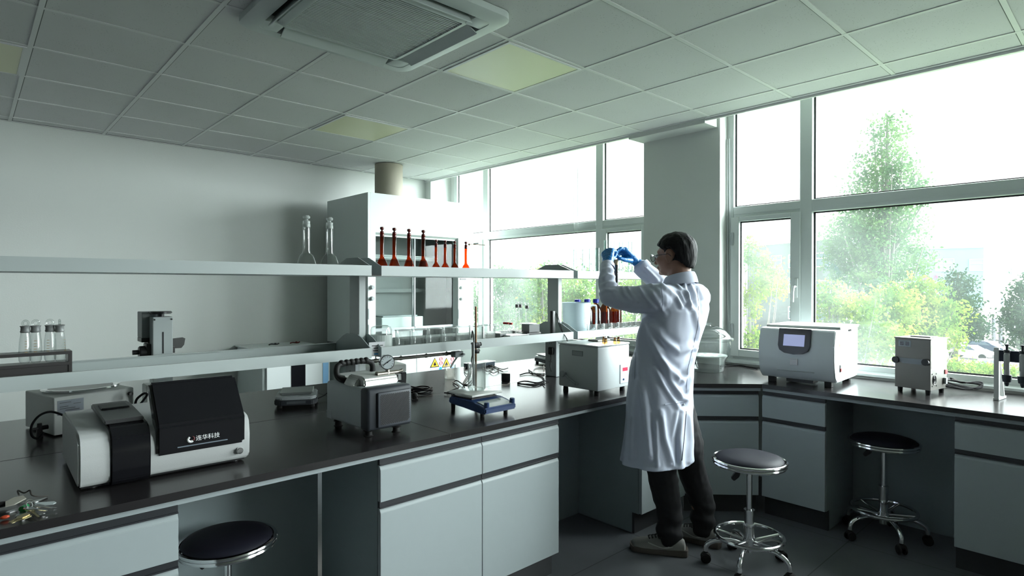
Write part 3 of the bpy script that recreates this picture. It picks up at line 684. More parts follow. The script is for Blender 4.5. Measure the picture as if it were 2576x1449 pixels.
tag(MB().tube(spline([at(1018, 1015, z=.86), at(1026, 1018, z=.85), at(1028, 1030, z=.835), at(1020, 1040, z=.835), at(1026, 1046, z=.835)], 6), .005, 6).build('hose_end', cbl, smooth=True), 'short black hose end lying at the right side of the vacuum pump', 'hose')

# --- second pump behind
q = at(985, 985, z=BZ)
r = thing('diaphragm_pump', 'second smaller pump with white lid and dark louvred side behind the vacuum pump', 'vacuum pump', (q.x-.175, q.y+.04, BZ), math.radians(-10))
b = MB(); b.box(0, .27, 0, .20, .012, .10, .008); b.build('housing', offW, r, smooth=True)
b = MB(); b.box(-.01, .275, -.008, .21, .104, .155, .010); b.build('lid', offW, r, smooth=True)
b = MB(); b.box(.14, .272, -.003, .004, .016, .062); b.cyl((.20, -.008, .04), (.20, 0, .04), .008); b.box(.245, .2735, -.003, .02, .062, .104); b.build('socket_panel', blackP, r)
b = MB()
for k in range(7): b.box(.165+.009*k, .169+.009*k, -.0035, 0, .066, .096)
b.build('louvres', blackP, r)
b = MB(); feet(b, [(.03, .03), (.24, .03), (.03, .17), (.24, .17)], .012, .013); b.build('foot', rubber, r)
# coiled lead with plug
c = at(1060, 985, z=BZ+.012); pts = []
for k in range(64):
    a = 2*PI*k/16; rr = .062+.006*math.sin(k*1.7)
    pts.append((c.x+rr*math.cos(a)*1.0+.006*math.sin(k), c.y+rr*.8*math.sin(a), BZ+.009+.007*(k//16)+.004*math.sin(k*.9)))
b = MB(); b.tube(spline([at(1025, 978, z=BZ+.03)]+[at(1032, 972, z=BZ+.04)]+pts, 2), .0042, 7)
wr_ = b.build('coiled_cable', cbl, smooth=True); tag(wr_, 'coiled black power lead with plug lying to the right of the second pump', 'cable')
q = at(1044, 996, z=BZ+.018); b = MB(); b.cyl((q.x, q.y, BZ+.003), (q.x+.0, q.y+.004, BZ+.034), .019, .015, 16, bev=.004)
for dx in (-.006, .006): b.cyl((q.x+dx, q.y-.01, BZ+.02), (q.x+dx-.005, q.y-.034, BZ+.012), .0022, seg=6)
b.build('plug', rubber, wr_, smooth=True)

# --- small beaker with glass tube hanging from the rail
def beaker_prof(rad, h, t=.002): return [(0, .001), (rad-.006, .001), (rad, .008), (rad, h-.004), (rad+.003, h), (rad+.0015, h+.0008), (rad-t, h-.004), (rad-t, .010), (rad-.008, .004), (0, .004)]
def beaker(label, loc, rad, h, group=None, name='beaker', cat='beaker', m=None):
    o = MB().lathe(beaker_prof(rad, h), 28).build(name, m or clear, smooth=True, loc=loc); tag(o, label, cat, group); return o
q = at(1133, 955, z=BZ); beaker('small empty glass beaker standing under the end of the hanging rail', (q.x+.02, q.y+.03, BZ), .037, .098)
r = thing('rail_clamp', 'grey metal clamp at the right end of the hanging rail, holding a slanting glass tube', 'clamp', (b_x := at(1140, 879, y=2.76).x, 2.72, 1.045))
b = MB(); b.box(-.03, .03, -.02, .025, -.012, .022, .004); b.cyl((.02, -.02, .005), (.02, -.04, .005), .006); b.build('jaw', greyP, r)
e = at(1134, 924, y=q.y) - Vector((b_x, 2.72, 1.045)); b = MB(); b.tube([(0, -.01, .0), e*.55, e], .006, 10); b.build('sample_tube', mat('frosted_tube', (.30, .33, .33), .3), r, smooth=True)

# --- magnetic stirrer with beaker, rod and probe
q = at(1225, 1040, z=.86)
r = thing('magnetic_stirrer', 'blue magnetic stirrer with white square plate near the middle of the island', 'stirrer', (q.x-.0, q.y+.012, BZ), math.radians(1))
navy = mat('navy_plastic', (0.018, 0.045, 0.13), 0.35)
b = MB(); b.prism([(0, .022), (0, .048), (.075, .062), (.10, .070), (.27, .070), (.28, .04), (.26, .034), (.10, .026), (.03, .016)], .0, .20, 'x', bev=.006); b.build('housing', navy, r, smooth=True)
b = MB(); b.prism([(.004, .050), (.004, .0525), (.082, .0665), (.082, .064)], .02, .18, 'x'); b.build('control_panel', mat('panel_grey_gloss', (0.30, 0.33, 0.33), .12), r)
for x in (.018, .182):
    b = MB(); b.cyl((x, .012, .05), (x, .010, .074), .014, .012, 20, bev=.002); b.build('knob', navy, r, smooth=True)
b = MB(); b.box(.02, .18, .12, .28, .068, .076); 
for x, y in ((.03, .13), (.17, .13), (.03, .27), (.17, .27)): b.cyl((x, y, .07), (x, y, .086), .006)
b.build('plate_support', blackP, r)
b = MB(); b.box(.000, .195, .095, .280, .085, .096, .004); b.build('heating_plate', mat('ceramic_plate_white', (.66, .67, .64), .18), r, smooth=True)
for x, y in ((.025, .05), (.175, .05), (.025, .27), (.175, .27)): b = MB(); b.cyl((x, y, 0), (x, y, .03), .010, .011, 14); b.build('foot', rubber, r)
P0 = Matrix.Translation(r.location) @ Matrix.Rotation(math.radians(1), 4, 'Z')
c = P0 @ Vector((.112, .192, .0965)); beaker('glass beaker standing on the white plate of the blue stirrer', c, .044, .135)
r2_ = thing('support_rod', 'tall thin steel rod with black clamps rising behind the blue stirrer', 'rod', (0, 0, 0))
rp = P0 @ Vector((.10, .322, 0)); rodx = at(1197, 900, y=rp.y).x; rp.x = rodx
r2_.location = (rp.x, rp.y, BZ)
ztop = at(1197, 771, y=rp.y).z-BZ
b = MB(); b.cyl((0, 0, .0), (0, 0, ztop), .0055, seg=14); b.cyl((0, 0, 0), (0, 0, .012), .02); b.build('rod', mat('rod_steel', (0.30, 0.17, 0.10), .25, metal=.9), r2_, smooth=True)
for z, s_ in ((at(1197, 868, y=rp.y).z-BZ, 1), (at(1190, 884, y=rp.y).z-BZ, .7)):
    b = MB(); b.box(-.016*s_, .016*s_, -.018, .014, z-.016*s_, z+.014*s_, .003); b.cyl((.01, 0, z), (.032*s_, 0, z+.004), .009*s_, .011*s_, 10); b.cyl((-.01, -.005, z), (-.035*s_, -.01, z+.012), .006); b.build('clamp', blackP, r2_, smooth=True)
pr = MB(); p1 = at(1190, 862, y=rp.y-.03)-r2_.location; p2 = at(1192, 985, y=rp.y-.10)-r2_.location; p2.z = .115
pr.tube([p1, p1.lerp(p2, .3)], .008, 12); pr.tube([p1.lerp(p2, .3), p2], .005, 10)
pr.build('probe', mat('probe_grey', (.24, .25, .25), .3), r2_, smooth=True)
b = MB(); w1 = [at(1187, 850, y=rp.y-.02), at(1188, 832, y=rp.y-.01), at(1191, 845, y=rp.y), at(1192, 880, y=rp.y+.02), at(1186, 905, y=rp.y+.05), at(1190, 930, y=rp.y+.03), at(1187, 955, y=rp.y+.05)]
b.tube(spline([p-r2_.location for p in w1], 8), .0028, 6); b.build('probe_cable', cbl, r2_, smooth=True)

# tangle of leads behind the stirrer
bt = MB()
for k, (pp) in enumerate([
    [(1125, 990), (1140, 985), (1155, 978), (1140, 965), (1150, 962), (1170, 975), (1185, 972)],
    [(1118, 993), (1150, 996), (1180, 990), (1200, 984)],
    [(1163, 972), (1172, 955), (1182, 940), (1188, 930), (1180, 950), (1168, 968), (1176, 972), (1190, 955), (1198, 935)],
    [(1165, 965), (1178, 945), (1190, 925), (1205, 918), (1230, 922), (1250, 932), (1265, 938)],
    [(1205, 925), (1225, 915), (1240, 925), (1228, 938), (1215, 930), (1235, 922), (1262, 932), (1278, 930)],
    [(1172, 925), (1168, 935), (1174, 945), (1180, 940)],
    [(1230, 935), (1242, 942), (1255, 934), (1246, 926), (1232, 930)]]):
    bt.tube(spline([Vector((at(*p, z=BZ).x, at(*p, z=BZ).y, BZ+.006+.006*abs(math.sin(i+k)))) for i, p in enumerate(pp)], 6), .0040 if k < 3 else .003, 6)
tag(bt.build('cable_tangle', cbl, smooth=True), 'tangle of black leads lying behind the blue stirrer', 'cable', kind='stuff')
q = at(1262, 961, z=BZ); b = MB(); b.box(-.0, .055, 0, .035, .0, .055, .004); tag(b.build('power_adapter', blackP, smooth=True, loc=(q.x, q.y, BZ)), 'black cube power adapter right of the blue stirrer', 'adapter'); bpy.data.objects['power_adapter'].rotation_euler.z = math.radians(-38)
q = at(1190, 938, z=BZ); q2 = at(1272, 925, z=BZ)
r = thing('tablet_case', 'low dark slate box with pale top lying under the rack behind the leads', 'box', (q.x+.13, q.y+.16, BZ), math.atan2(q2.y-q.y, q2.x-q.x))
b = MB(); b.box(0, .24, 0, .10, 0, .030, .003); b.build('case', mat('slate_blue', (.05, .075, .11), .3), r); b = MB(); b.box(-.004, .25, .002, .104, .030, .034, .001); b.build('lid', whiteP, r)

# cables in front of the right post
bt = MB(); 
for k, pp in enumerate([[(1380, 960), (1368, 962), (1350, 965), (1320, 962), (1302, 966), (1330, 971), (1360, 966), (1370, 972)], [(1368, 920), (1368, 935), (1366, 945), (1340, 940), (1330, 932)], [(1308, 945), (1330, 941), (1360, 948), (1368, 962), (1345, 972), (1302, 967)]]):
    bt.tube(spline([Vector((at(*p, z=BZ).x, at(*p, z=BZ).y, BZ+.005+.003*(i % 2))) for i, p in enumerate(pp)], 6), .0042, 6)
tag(bt.build('cable_loops', cbl, smooth=True), 'loose black cable loops lying in front of the right rack post', 'cable', kind='stuff')
q = at(1345, 935, z=BZ); b = MB(); b.tube(spline([Vector((at(*p, z=BZ).x, at(*p, z=BZ).y, BZ+.022)) for p in ((1340, 940), (1345, 928), (1372, 928), (1380, 938), (1350, 943))], 5, closed=True), .006, 8)
tag(b.build('white_wire_stand', whiteP, smooth=True), 'small white bent wire loop beside the cables at the right rack post', 'wire stand'); bpy.data.objects['white_wire_stand'].location.z = -.014
b = MB(); pp = at(1388, 907, y=2.70); b.box(-.02, 0, -.02, .02, -.02, .03, .006); b.tube(spline([(-.012, 0, -.015), (-.03, -.02, -.05), (-.05, -.03, -.09), (-.07, -.06, -.12)], 5), .004, 6)
tag(b.build('power_plug', rubber, smooth=True, loc=(2.938-.0235, 2.745, 1.0)), 'black angled plug pushed into the socket tower at the right post', 'plug')

# --- white heating bath
r = thing('heating_bath', 'white square laboratory bath with drain tap near the person, vials on its top', 'water bath', (2.570, 2.072, BZ))
r.rotation_euler.z = math.radians(1)
Wb, Db, Hb = .30, .29, .283
b = MB(); b.box(0, Wb, 0, Db, .028, Hb-.010, .008, 2); b.build('housing', mat('bath_white', (0.52, 0.56, 0.56), .38, bump=.1, bscale=500), r, smooth=True)
b = MB(); b.box(-.002, Wb+.002, -.002, Db+.002, Hb-.009, Hb, .004); lidb = b.build('top_plate', whiteP, r, smooth=True)
b = MB(); b.box(-.003, .0, .105, .185, .215, .245, .002); b.build('grip_recess', mat('recess_grey', (.26, .29, .29), .5), r)
b = MB(); b.box(-.0035, -.0028, .110, .180, .219, .240); b.build('grip_shadow', greyP, r)
b = MB(); b.cyl((-.03, .235, .105), (0, .235, .105), .008); b.cyl((-.036, .235, .105), (-.022, .235, .105), .019, bev=.003); b.tube([(-.022, .225, .100), (-.016, .15, .058)], .005, 8); b.cyl((-.02, .145, .055), (0, .145, .055), .007); b.build('drain_tap', greyP, r, smooth=True)
b = MB(); b.box(.205, .29, -.004, 0, .05, .16, .003); cp = b.build('control_panel', mat('panel_pale', (.62, .66, .70), .3), r)
b = MB(); b.box(.228, .275, -.0055, -.0035, .12, .140); b.build('red_display', mat('display_red', (.5, .02, .05), .3, emit=(1, .05, .1), estr=.3), cp)
b = MB(); b.cyl((.235, -.0065, .072), (.235, -.0035, .072), .006); b.build('button', navy, cp)
for x, y in ((.03, .03), (Wb-.03, .03), (.03, Db-.03), (Wb-.03, Db-.03)): b = MB(); b.cyl((x, y, 0), (x, y, .03), .016, .014, 16); b.build('foot', rubber, r)
BT = BZ+Hb+.0006
def vial(label, loc, flip=False):
    r = thing('sample_vial', label, 'vial', loc, 0, 'brown-tinted vials on the heating bath')
    h = .040
    b = MB().lathe([(0, .0), (.0085, 0), (.0095, .002), (.0095, .026), (.006, .032), (.006, .036), (0, .036)], 16); b.build('body', vialG, r, smooth=True)
    b = MB().lathe([(.0, .031), (.0068, .031), (.0072, .034), (.0068, .040), (0, .040)], 16); b.build('cap', mat('vial_cap_brown', (.16, .05, .015), .35), r, smooth=True)
    b = MB().lathe([(0, .0405), (.007, .0405), (.009, .048), (0, .052)], 16); b.build('dropper_top', clear, r, smooth=True)
    return r
vialG = glassmat('vial_glass', (.72, .58, .34), 1.4, edge=(.25, .15, .05))
vp = [(1519, 864), (1524, 868), (1547, 866), (1556, 864)]
labs = ['leftmost brown vial on the white heating bath, half hidden behind another', 'brown vial in front of the leftmost one on the white heating bath', 'left one of the right pair of brown vials on the heating bath', 'right one of the right pair of brown vials on the heating bath']
v0 = None
for (px, py), lb in zip(vp, labs):
    q = at(px, py, z=BT)
    if v0 is None: v0 = vial(lb, (q.x, q.y, BT))
    else: dup(v0, (q.x, q.y, BT), 0, lb)
q = at(1585, 860, z=BT); b = MB(); b.box(-.06, .06, -.04, .035, 0, .010, .003); tag(b.build('steel_lid', steel, loc=(2.80, 2.25, BT)), 'flat steel lid lying on the heating bath beside the vials', 'lid')

# ---------------------------------------------------------------- keys
r = thing('key_bunch', 'bunch of keys, rings and tags lying at the near left end of the island', 'keys', (at(70, 1290, z=BZ).x, at(70, 1290, z=BZ).y, BZ))
L0 = r.location.copy()
def kl(px, py, z): return at(px, py, z=BZ+z)-L0
def key(pa, pb, z, m, w=.011, name='key'):
    a = kl(*pa, z); c = kl(*pb, z*.4+.002); d = (c-a); L = d.length; d.normalize(); s = d.cross(Vector((0, 0, 1))).normalized(); n_ = s.cross(d)
    MM = Matrix((s, d, n_)).transposed().to_4x4(); MM.translation = a
    b = MB(); b.prism([(-w, 0), (-w*.8, -.007), (0, -.010), (w*.8, -.007), (w, 0), (w*.9, .012), (w*.4, .018), (w*.35, L), (.0, L+.002), (-w*.15, L), (-w*.25, L-.006), (-w*.1, L-.009), (-w*.3, L-.013), (-w*.15, L-.017), (-w*.35, .020), (-w*.9, .012)], -.001, .001, 'z', M=MM)
    b.build(name, m, r)
brass = mat('key_brass', (.62, .52, .30), .25, metal=1); nick = mat('key_nickel', (.6, .6, .6), .22, metal=1)
key((62, 1296), (24, 1314), .012, brass); key((66, 1300), (30, 1316), .010, brass); key((95, 1272), (142, 1278), .014, nick, .008)
key((90, 1285), (104, 1296), .006, nick); key((85, 1290), (112, 1291), .004, nick); key((60, 1290), (40, 1300), .008, nick); key((75, 1282), (98, 1300), .010, brass, .010); key((70, 1278), (118, 1284), .018, nick, .009); key((52, 1288), (80, 1302), .006, nick); key((88, 1262), (116, 1252), .008, nick, .009)
b = MB(); b.prism([(-.028, -.006), (-.010, -.014), (.022, -.010), (.026, .008), (.010, .018), (-.014, .016)], 0, .003, 'z', M=Matrix.Translation(kl(38, 1262, .016)) @ Euler((.2, -.15, .5)).to_matrix().to_4x4()); b.build('key_tag', mat('tag_grey_beige', (.30, .29, .25), .5), r)
b = MB(); b.prism([(-.022, -.012), (.020, -.008), (.026, .0), (.020, .008), (-.022, .008)], 0, .003, 'z', M=Matrix.Translation(kl(112, 1268, .010)) @ Euler((.1, .1, -.2)).to_matrix().to_4x4()); b.build('key_tag', mat('tag_clear', (.32, .36, .36), .25), r)
b = MB(); b.box(-.014, .014, -.008, .008, 0, .004, .002, M=Matrix.Translation(kl(33, 1287, .010)) @ Euler((0, 0, .6)).to_matrix().to_4x4()); b.build('key_tag', mat('tag_white', (.5, .48, .5), .5), r)
b = MB(); b.ball(kl(12, 1301, .006), .008, 1.3, .8, .6); b.build('orange_fob', mat('fob_orange', (.50, .06, .02), .5), r, smooth=True)
b = MB(); b.cyl(kl(55, 1281, .014), kl(66, 1274, .014), .008, seg=14); b.build('green_fob', mat('fob_green', (.01, .16, .05), .3), r, smooth=True)
for (px, py, rr, tilt) in ((76, 1267, .012, .9), (74, 1270, .008, 1.0)):
    c = kl(px, py, .022); b = MB(); R3 = Euler((tilt, .0, .7)).to_matrix()
    b.tube([c+R3 @ Vector((rr*math.cos(a*PI/10), rr*math.sin(a*PI/10), 0)) for a in range(20)], .0012, 6, closed=True); b.build('split_ring', nick, r, smooth=True)
b = MB(); b.ball(kl(5, 1269, .012), .013, 1.2, .9, .6); b.build('black_fob', rubber, r, smooth=True)
b = MB(); b.tube(spline([kl(48, 1246, .014), kl(45, 1234, .02), kl(60, 1240, .016), kl(75, 1234, .022), (kl(80, 1245, .014)), kl(95, 1249, .008), kl(120, 1248, .003)], 6), .0022, 6); b.build('cord_loop', mat('cord_dark', (.06, .055, .05), .7), r, smooth=True)
# ================================================================ glassware on the racks
UZ = ZU+.0036; LZ = ZL+.0036
def flask(name, label, loc, h, rb, rn, gm, sm, group):
    r = thing(name, label, 'flask', loc, 0, group)
    hb = h*.36; prof = [(0, .002), (rb*.72, .001), (rb*.93, .006), (rb, .018), (rb*.96, .030), (rb*.80, .050), (rn*1.9, hb*.90), (rn*1.15, hb), (rn, hb+.012), (rn, h*.80), (rn*.85, h*.81), (rn*.85, h*.84), (rn*1.1, h*.86), (rn*1.1, h*.872)]
    MB().lathe(prof, 24).build('body', gm, r, smooth=True)
    st = [(0, h*.80), (rn*.78, h*.82), (rn*.95, h*.875), (rn*1.0, h*.90), (rn*.5, h*.91), (rn*.42, h*.93)]
    if gm is amber: st += [(rn*.95, h*.945), (rn*1.05, h*.965), (rn*.95, h*.99), (0, h)]
    else: st += [(rn*.9, h*.945), (rn*1.05, h*.97), (rn*.7, h*.995), (0, h)]
    MB().lathe(st, 20).build('stopper', sm, r, smooth=True)
    MB().lathe([(rn*1.02, h*.795), (rn*1.06, h*.80), (rn*1.06, h*.845), (rn*1.02, h*.85)], 20).build('ground_joint', sm, r, smooth=True)
    if gm is amber: MB().lathe([(0, .004), (rb*.9, .008), (rb*.93, .02), (rb*.75, .046), (rb*.3, .0461), (0, .0461)], 20).build('liquid', amberL, r, smooth=True)
    return r
amberL = glassmat('amber_liquid', (.85, .32, .03), .3)
stopC = mat('ground_stopper', (.50, .54, .52), .35, alpha=.55)
c0 = flask('volumetric_flask', 'left one of two tall clear stoppered flasks on the left upper shelf', (at(771, 690, y=2.76).x, 2.76, UZ), .288, .058, .0165, clearM, stopC, 'clear volumetric flasks')
d0_ = dup(c0, (at(829, 690, y=2.76).x, 2.76, UZ), .3, 'right one of two tall clear stoppered flasks on the left upper shelf')
ord_ = ['first from the left', 'second from the left', 'third from the left', 'rightmost']
a0 = None
for (px, t_), w_ in zip(((961, 1), (992, 1), (1029, 1), (1065, 1)), ord_):
    L_ = 'tall amber stoppered flask, %s of the four tall ones' % w_
    loc = (at(px, 690, y=2.74).x, 2.74, UZ)
    if a0 is None: a0 = flask('volumetric_flask', L_, loc, .258, .0370, .0105, amber, amberD, 'tall amber volumetric flasks')
    else: dup(a0, loc, random.uniform(0, 3), L_)
a1 = None
for px, w_ in zip((1097, 1120, 1144, 1172), ord_):
    L_ = 'small amber stoppered flask, %s of the four small ones' % w_
    loc = (at(px, 690, y=2.74).x, 2.74, UZ)
    if a1 is None: a1 = flask('volumetric_flask', L_, loc, .208, .030, .0085, amber, amberD, 'small amber volumetric flasks')
    else: dup(a1, loc, random.uniform(0, 3), L_)
q = at(1172, 609, y=2.74); q2 = at(1210, 611, y=2.74)
b = MB(); b.tube([(0, 0, 0), (q2.x-q.x, -.005, q2.z-q.z)], .0022, 6); b.ball((0, 0, -.001), .006); tag(b.build('glass_rod', mat('rod_brown', (.16, .10, .05), .4), loc=(q.x+.013, 2.725, 1.690)), 'thin brown rod sticking out sideways at the rightmost amber flask', 'rod')

# tall open glass tubes on the right upper shelf
tubeG = glassmat('tube_glass', (.90, .97, .95), 1.5, edge=(.28, .36, .34))
t0 = None
tl = ['leftmost tall clear glass tube on the right upper shelf', 'second tall clear glass tube from the left on the right upper shelf', 'third tall clear glass tube from the left on the right upper shelf', 'fourth clear glass tube on the upper shelf, just left of the left glove', 'taller clear glass tube directly behind the left glove', 'taller clear glass tube right of the left glove', 'taller clear glass tube behind the hands, second from the right', 'rightmost tall clear glass tube, above the raised right cuff']
for (px, py), lb in zip(((1448, 628), (1470, 628), (1487, 626), (1503, 624), (1524, 605), (1540, 608), (1562, 608), (1585, 608)), tl):
    yy = 2.70 if px < 1510 else 2.82
    x = at(px, 650, y=yy).x; h = at(px, py, y=yy).z-UZ
    r = thing('glass_tube', lb, 'glass tube', (x, yy, UZ), 0, 'tall glass tubes on the right upper shelf')
    MB().lathe([(0, .001), (.020, .001), (.016, .006), (.0155, .012), (.0155, h), (.0175, h+.001), (.0140, h), (.0140, .014), (0, .012)], 20).build('body', tubeG, r, smooth=True)
    b = MB()
    for k in range(14): b.tube([(.0158*math.cos(a), .0158*math.sin(a), .04+k*h*.055) for a in [math.radians(d) for d in (215, 235, 250 if k % 2 else 262)]], .0007, 4)
    b.build('graduation', greyP, r)

# ---- lower shelf of the middle rack
q = at(962, 870, y=2.70)
r = thing('reagent_jar', 'large square-shouldered clear glass jar at the left end of the middle lower shelf', 'jar', (q.x+.005, 2.72, LZ))
MB().lathe([(0, .001), (.050, .001), (.055, .008), (.055, .120), (.050, .134), (.036, .139), (.036, .142), (0, .142)], 28).build('body', clear, r, smooth=True)
b = MB(); b.lathe([(.0562, .03), (.0562, .095)], 28); b.build('paper_label', mat('label_paper', (.62, .66, .64), .6), r)
q = at(962, 872, y=2.60)
r = thing('name_card', 'small upright white card with printed text leaning against the large glass jar', 'card', (q.x-.025, 2.605, LZ), math.radians(-4))
b = MB(); b.box(-.045, .040, 0, .0012, 0, .070); b.build('card', mat('card_paper', (.60, .60, .62), .6), r)
b = MB()
for k, (a, c) in enumerate(((-.03, .03), (-.02, .02), (-.025, .015))): b.box(a, c, -.0006, 0, .050-.012*k, .054-.012*k)
b.build('print', blackP, r)
b = MB(); b.box(-.018, .010, -.0006, 0, .008, .014); b.build('blue_mark', blu, r)
bk = None
cent = [1014, 1054, 1093, 1130, 1165, 1198, 1229]
nm = ['first', 'second', 'third', 'fourth', 'fifth', 'sixth', 'seventh', 'eighth']
for k, px in enumerate(cent):
    x = at(px, 850, y=2.655).x
    L_ = 'clear glass beaker in the row on the middle lower shelf, %s from the left' % nm[k]
    if bk is None:
        bk = thing('row_beaker', L_, 'beaker', (x, 2.655, LZ), 0, 'row of beakers on the middle lower shelf')
        MB().lathe(beaker_prof(.041, .118), 28).build('body', clear, bk, smooth=True)
        MB().lathe([(.0415, .114), (.0435, .117), (.0435, .1185), (.0415, .1195)], 28).build('rim', mat('rim_glass', (.75, .80, .78), .15, alpha=.6), bk, smooth=True)
    else: dup(bk, (x, 2.655, LZ), 0, L_)
x0 = at(1000, 860, y=2.80).x; x1 = at(1243, 860, y=2.80).x; n_ = 6; w = (x1-x0)/n_
bx = None
for k in range(n_):
    L_ = 'long white paper carton behind the row of beakers, %s from the left' % nm[k]
    loc = (x0+w*k+.003, 2.735, LZ)
    if bx is None:
        bx = thing('paper_carton', L_, 'carton', loc, 0, 'white cartons behind the beakers')
        MB().box(0, w-.006, 0, .12, 0, .052, .002).build('body', mat('carton_grey_white', (.50, .54, .52), .6), bx)
        MB().box(-.001, w-.005, -.002, .122, .052, .062, .002).build('lid', whiteP, bx)
    else: dup(bx, loc, 0, L_)
# ---- racks, tubes and blocks at the right end of the middle shelf
blk = mat('block_dark_grey', (.09, .095, .095), .5)
def blockthing(label, px, py, y, w_, d_, h, m_=blk):
    q = at(px, py, y=y); r = thing('digestion_block', label, 'block', (q.x, y, LZ))
    b = MB(); b.box(0, w_, 0, d_, 0, h, .002); b.build('body', m_, r)
    b = MB(); 
    for i in range(3): b.cyl((w_*(.22+.28*i), d_*.5, h-.001), (w_*(.22+.28*i), d_*.5, h+.0006), .008, seg=14)
    b.build('holes', blackP, r); return r
blockthing('small grey square block left of the red-capped tubes on the middle lower shelf', 1258, 840, 2.66, .050, .05, .060, mat('block_mid_grey', (.16, .17, .17), .5))
q = at(1281, 840, y=2.62)
r = thing('test_tube_stand', 'small white tube stand holding red-capped tubes on the middle lower shelf', 'stand', (q.x-.01, 2.60, LZ))
b = MB(); b.box(0, .16, 0, .10, 0, .003); b.box(0, .16, 0, .10, .046, .050, .001); b.box(.15, .155, 0, .1, 0, .05); b.box(0, .005, 0, .1, 0, .05); b.build('frame', whiteP, r)
for k, (px, y) in enumerate(((1270, 2.70), (1277, 2.68), (1285, 2.64))):
    x = at(px, 830, y=y).x
    t_ = thing('capped_tube', 'short clear tube with dark red cap on the middle lower shelf, %s from the left' % nm[k], 'tube', (x, y, LZ+.0005), 0, 'red-capped tubes')
    MB().lathe([(0, 0), (.006, .001), (.009, .012), (.009, .112), (0, .112)], 16).build('body', clear, t_, smooth=True)
    MB().lathe([(0, .112), (.0115, .112), (.0115, .124), (0, .125)], 16).build('cap', mat('cap_dark_red', (.32, .008, .008), .4), t_, smooth=True)
for k, (px, y) in enumerate(((1301, 2.68), (1309, 2.68), (1326, 2.68))):
    x = at(px, 800, y=y).x; h = .248 if k < 2 else .240
    t_ = thing('stoppered_cylinder', 'tall clear stoppered glass cylinder on the middle lower shelf, %s from the left' % nm[k], 'cylinder', (x, y, LZ+.0005), 0, 'stoppered glass cylinders')
    MB().lathe([(0, .001), (.017, .001), (.011, .006), (.0098, .012), (.0098, h-.038), (.0108, h-.034)], 18).build('body', clear, t_, smooth=True)
    MB().lathe([(.0112, h-.036), (.0118, h-.034), (.0118, h-.018), (.0105, h-.016)], 18).build('collar', mat('collar_smoke', (.16, .15, .15), .3), t_, smooth=True)
    MB().lathe([(0, h-.016), (.011, h-.015), (.013, h-.008), (.011, h-.001), (0, h)], 18).build('stopper', clear, t_, smooth=True)
x = at(1296, 835, y=2.62).x; b = MB(); b.tube([(0, 0, .002), (.030, .02, .13)], .004, 8); tag(b.build('glass_pipette', clear, smooth=True, loc=(x-.002, 2.62, LZ)), 'slanting clear glass pipette leaning in front of the stoppered cylinders', 'pipette')
blockthing('dark block with holes lying behind the tube stand on the middle lower shelf', 1305, 840, 2.76, .09, .06, .055)
r = blockthing('black block at the right end of the middle lower shelf, lower of two', 1326, 840, 2.64, .125, .09, .052, mat('block_black', (.025, .025, .026), .45))
r2b = blockthing('dark grey block stacked on the black block beside the right post', 1333, 830, 2.655, .095, .07, .050)
r2b.location = (r.location.x+.028, r.location.y+.01, LZ+.0535)
q = at(1315, 818, y=2.66); b = MB(); b.cyl((0, 0, 0), (0, 0, .004), .055, seg=32); b.cyl((0, .0, .004), (0, .0, .006), .02, seg=20)
tag(b.build('thin_lid', whiteP, smooth=True, loc=(r2b.location.x+.04, 2.70, LZ+.1050)), 'thin round white lid lying on the stacked dark block', 'lid')
# handheld torch with strap
q = at(1391, 835, y=2.63); zt_ = at(1391, 782, y=2.63).z-LZ
r = thing('handheld_meter', 'black upright handheld meter with wrist strap at the right post', 'meter', (q.x, 2.63, LZ))
b = MB(); b.box(-.016, .010, -.012, .012, .0, zt_, .003); b.box(-.019, .013, -.014, .014, 0, .02, .003); b.build('body', blackP, r, smooth=True)
b = MB(); b.box(.010, .0125, -.008, .008, .07, .10, .001); b.build('button', greyP, r)
b = MB(); b.tube(spline([(.010, -.008, zt_-.008), (.022, -.02, zt_-.03), (.038, -.045, .06), (.050, -.066, .020), (.060, -.073, .0), (.052, -.074, -.006), (.044, -.070, .02), (.030, -.04, .07), (.014, -.012, zt_-.02)], 6), .0022, 6); b.build('wrist_strap', cbl, r, smooth=True)

# ---- lower shelf of the right rack
q = at(1450, 828, y=2.76); zj = at(1450, 762, y=2.69).z-LZ
r = thing('plastic_jug', 'translucent white measuring jug with handle on the right lower shelf', 'jug', (q.x, 2.76, LZ))
jm = mat('jug_plastic', (.66, .78, .84), .3, alpha=.82); hw = .102
b = MB(); b.lathe([(0, .002), (.088, .002), (.094, .008), (.102, zj-.004), (.107, zj), (.102, zj+.001), (.098, zj-.006), (.090, .010), (0, .006)], 32); b.build('body', jm, r, smooth=True)
b = MB(); b.tube(spline([(.092, -.04, zj-.025), (.130, -.058, zj-.022), (.142, -.064, zj-.04), (.142, -.064, .07), (.125, -.056, .045), (.080, -.045, .018)], 5), .007, 8); b.build('handle', jm, r, smooth=True)
b = MB()
for k in range(8): b.box(-.001-.012*(k % 2)-.010, .012, -.1005-.0012*k, -.0985-.0012*k, .035+.018*k, .037+.018*k)
b.build('scale_marks', whiteP, r)
blueC = mat('blue_screw_cap', (.012, .022, .30), .35)
bo = None
bl = ['brown bottle with blue cap half hidden behind the plastic jug', 'second brown bottle with blue cap from the left on the right lower shelf', 'third brown bottle with blue cap from the left on the right lower shelf', 'fourth brown bottle with blue cap, partly under the raised sleeve', 'rightmost brown bottle with its cap hidden by the raised sleeve']
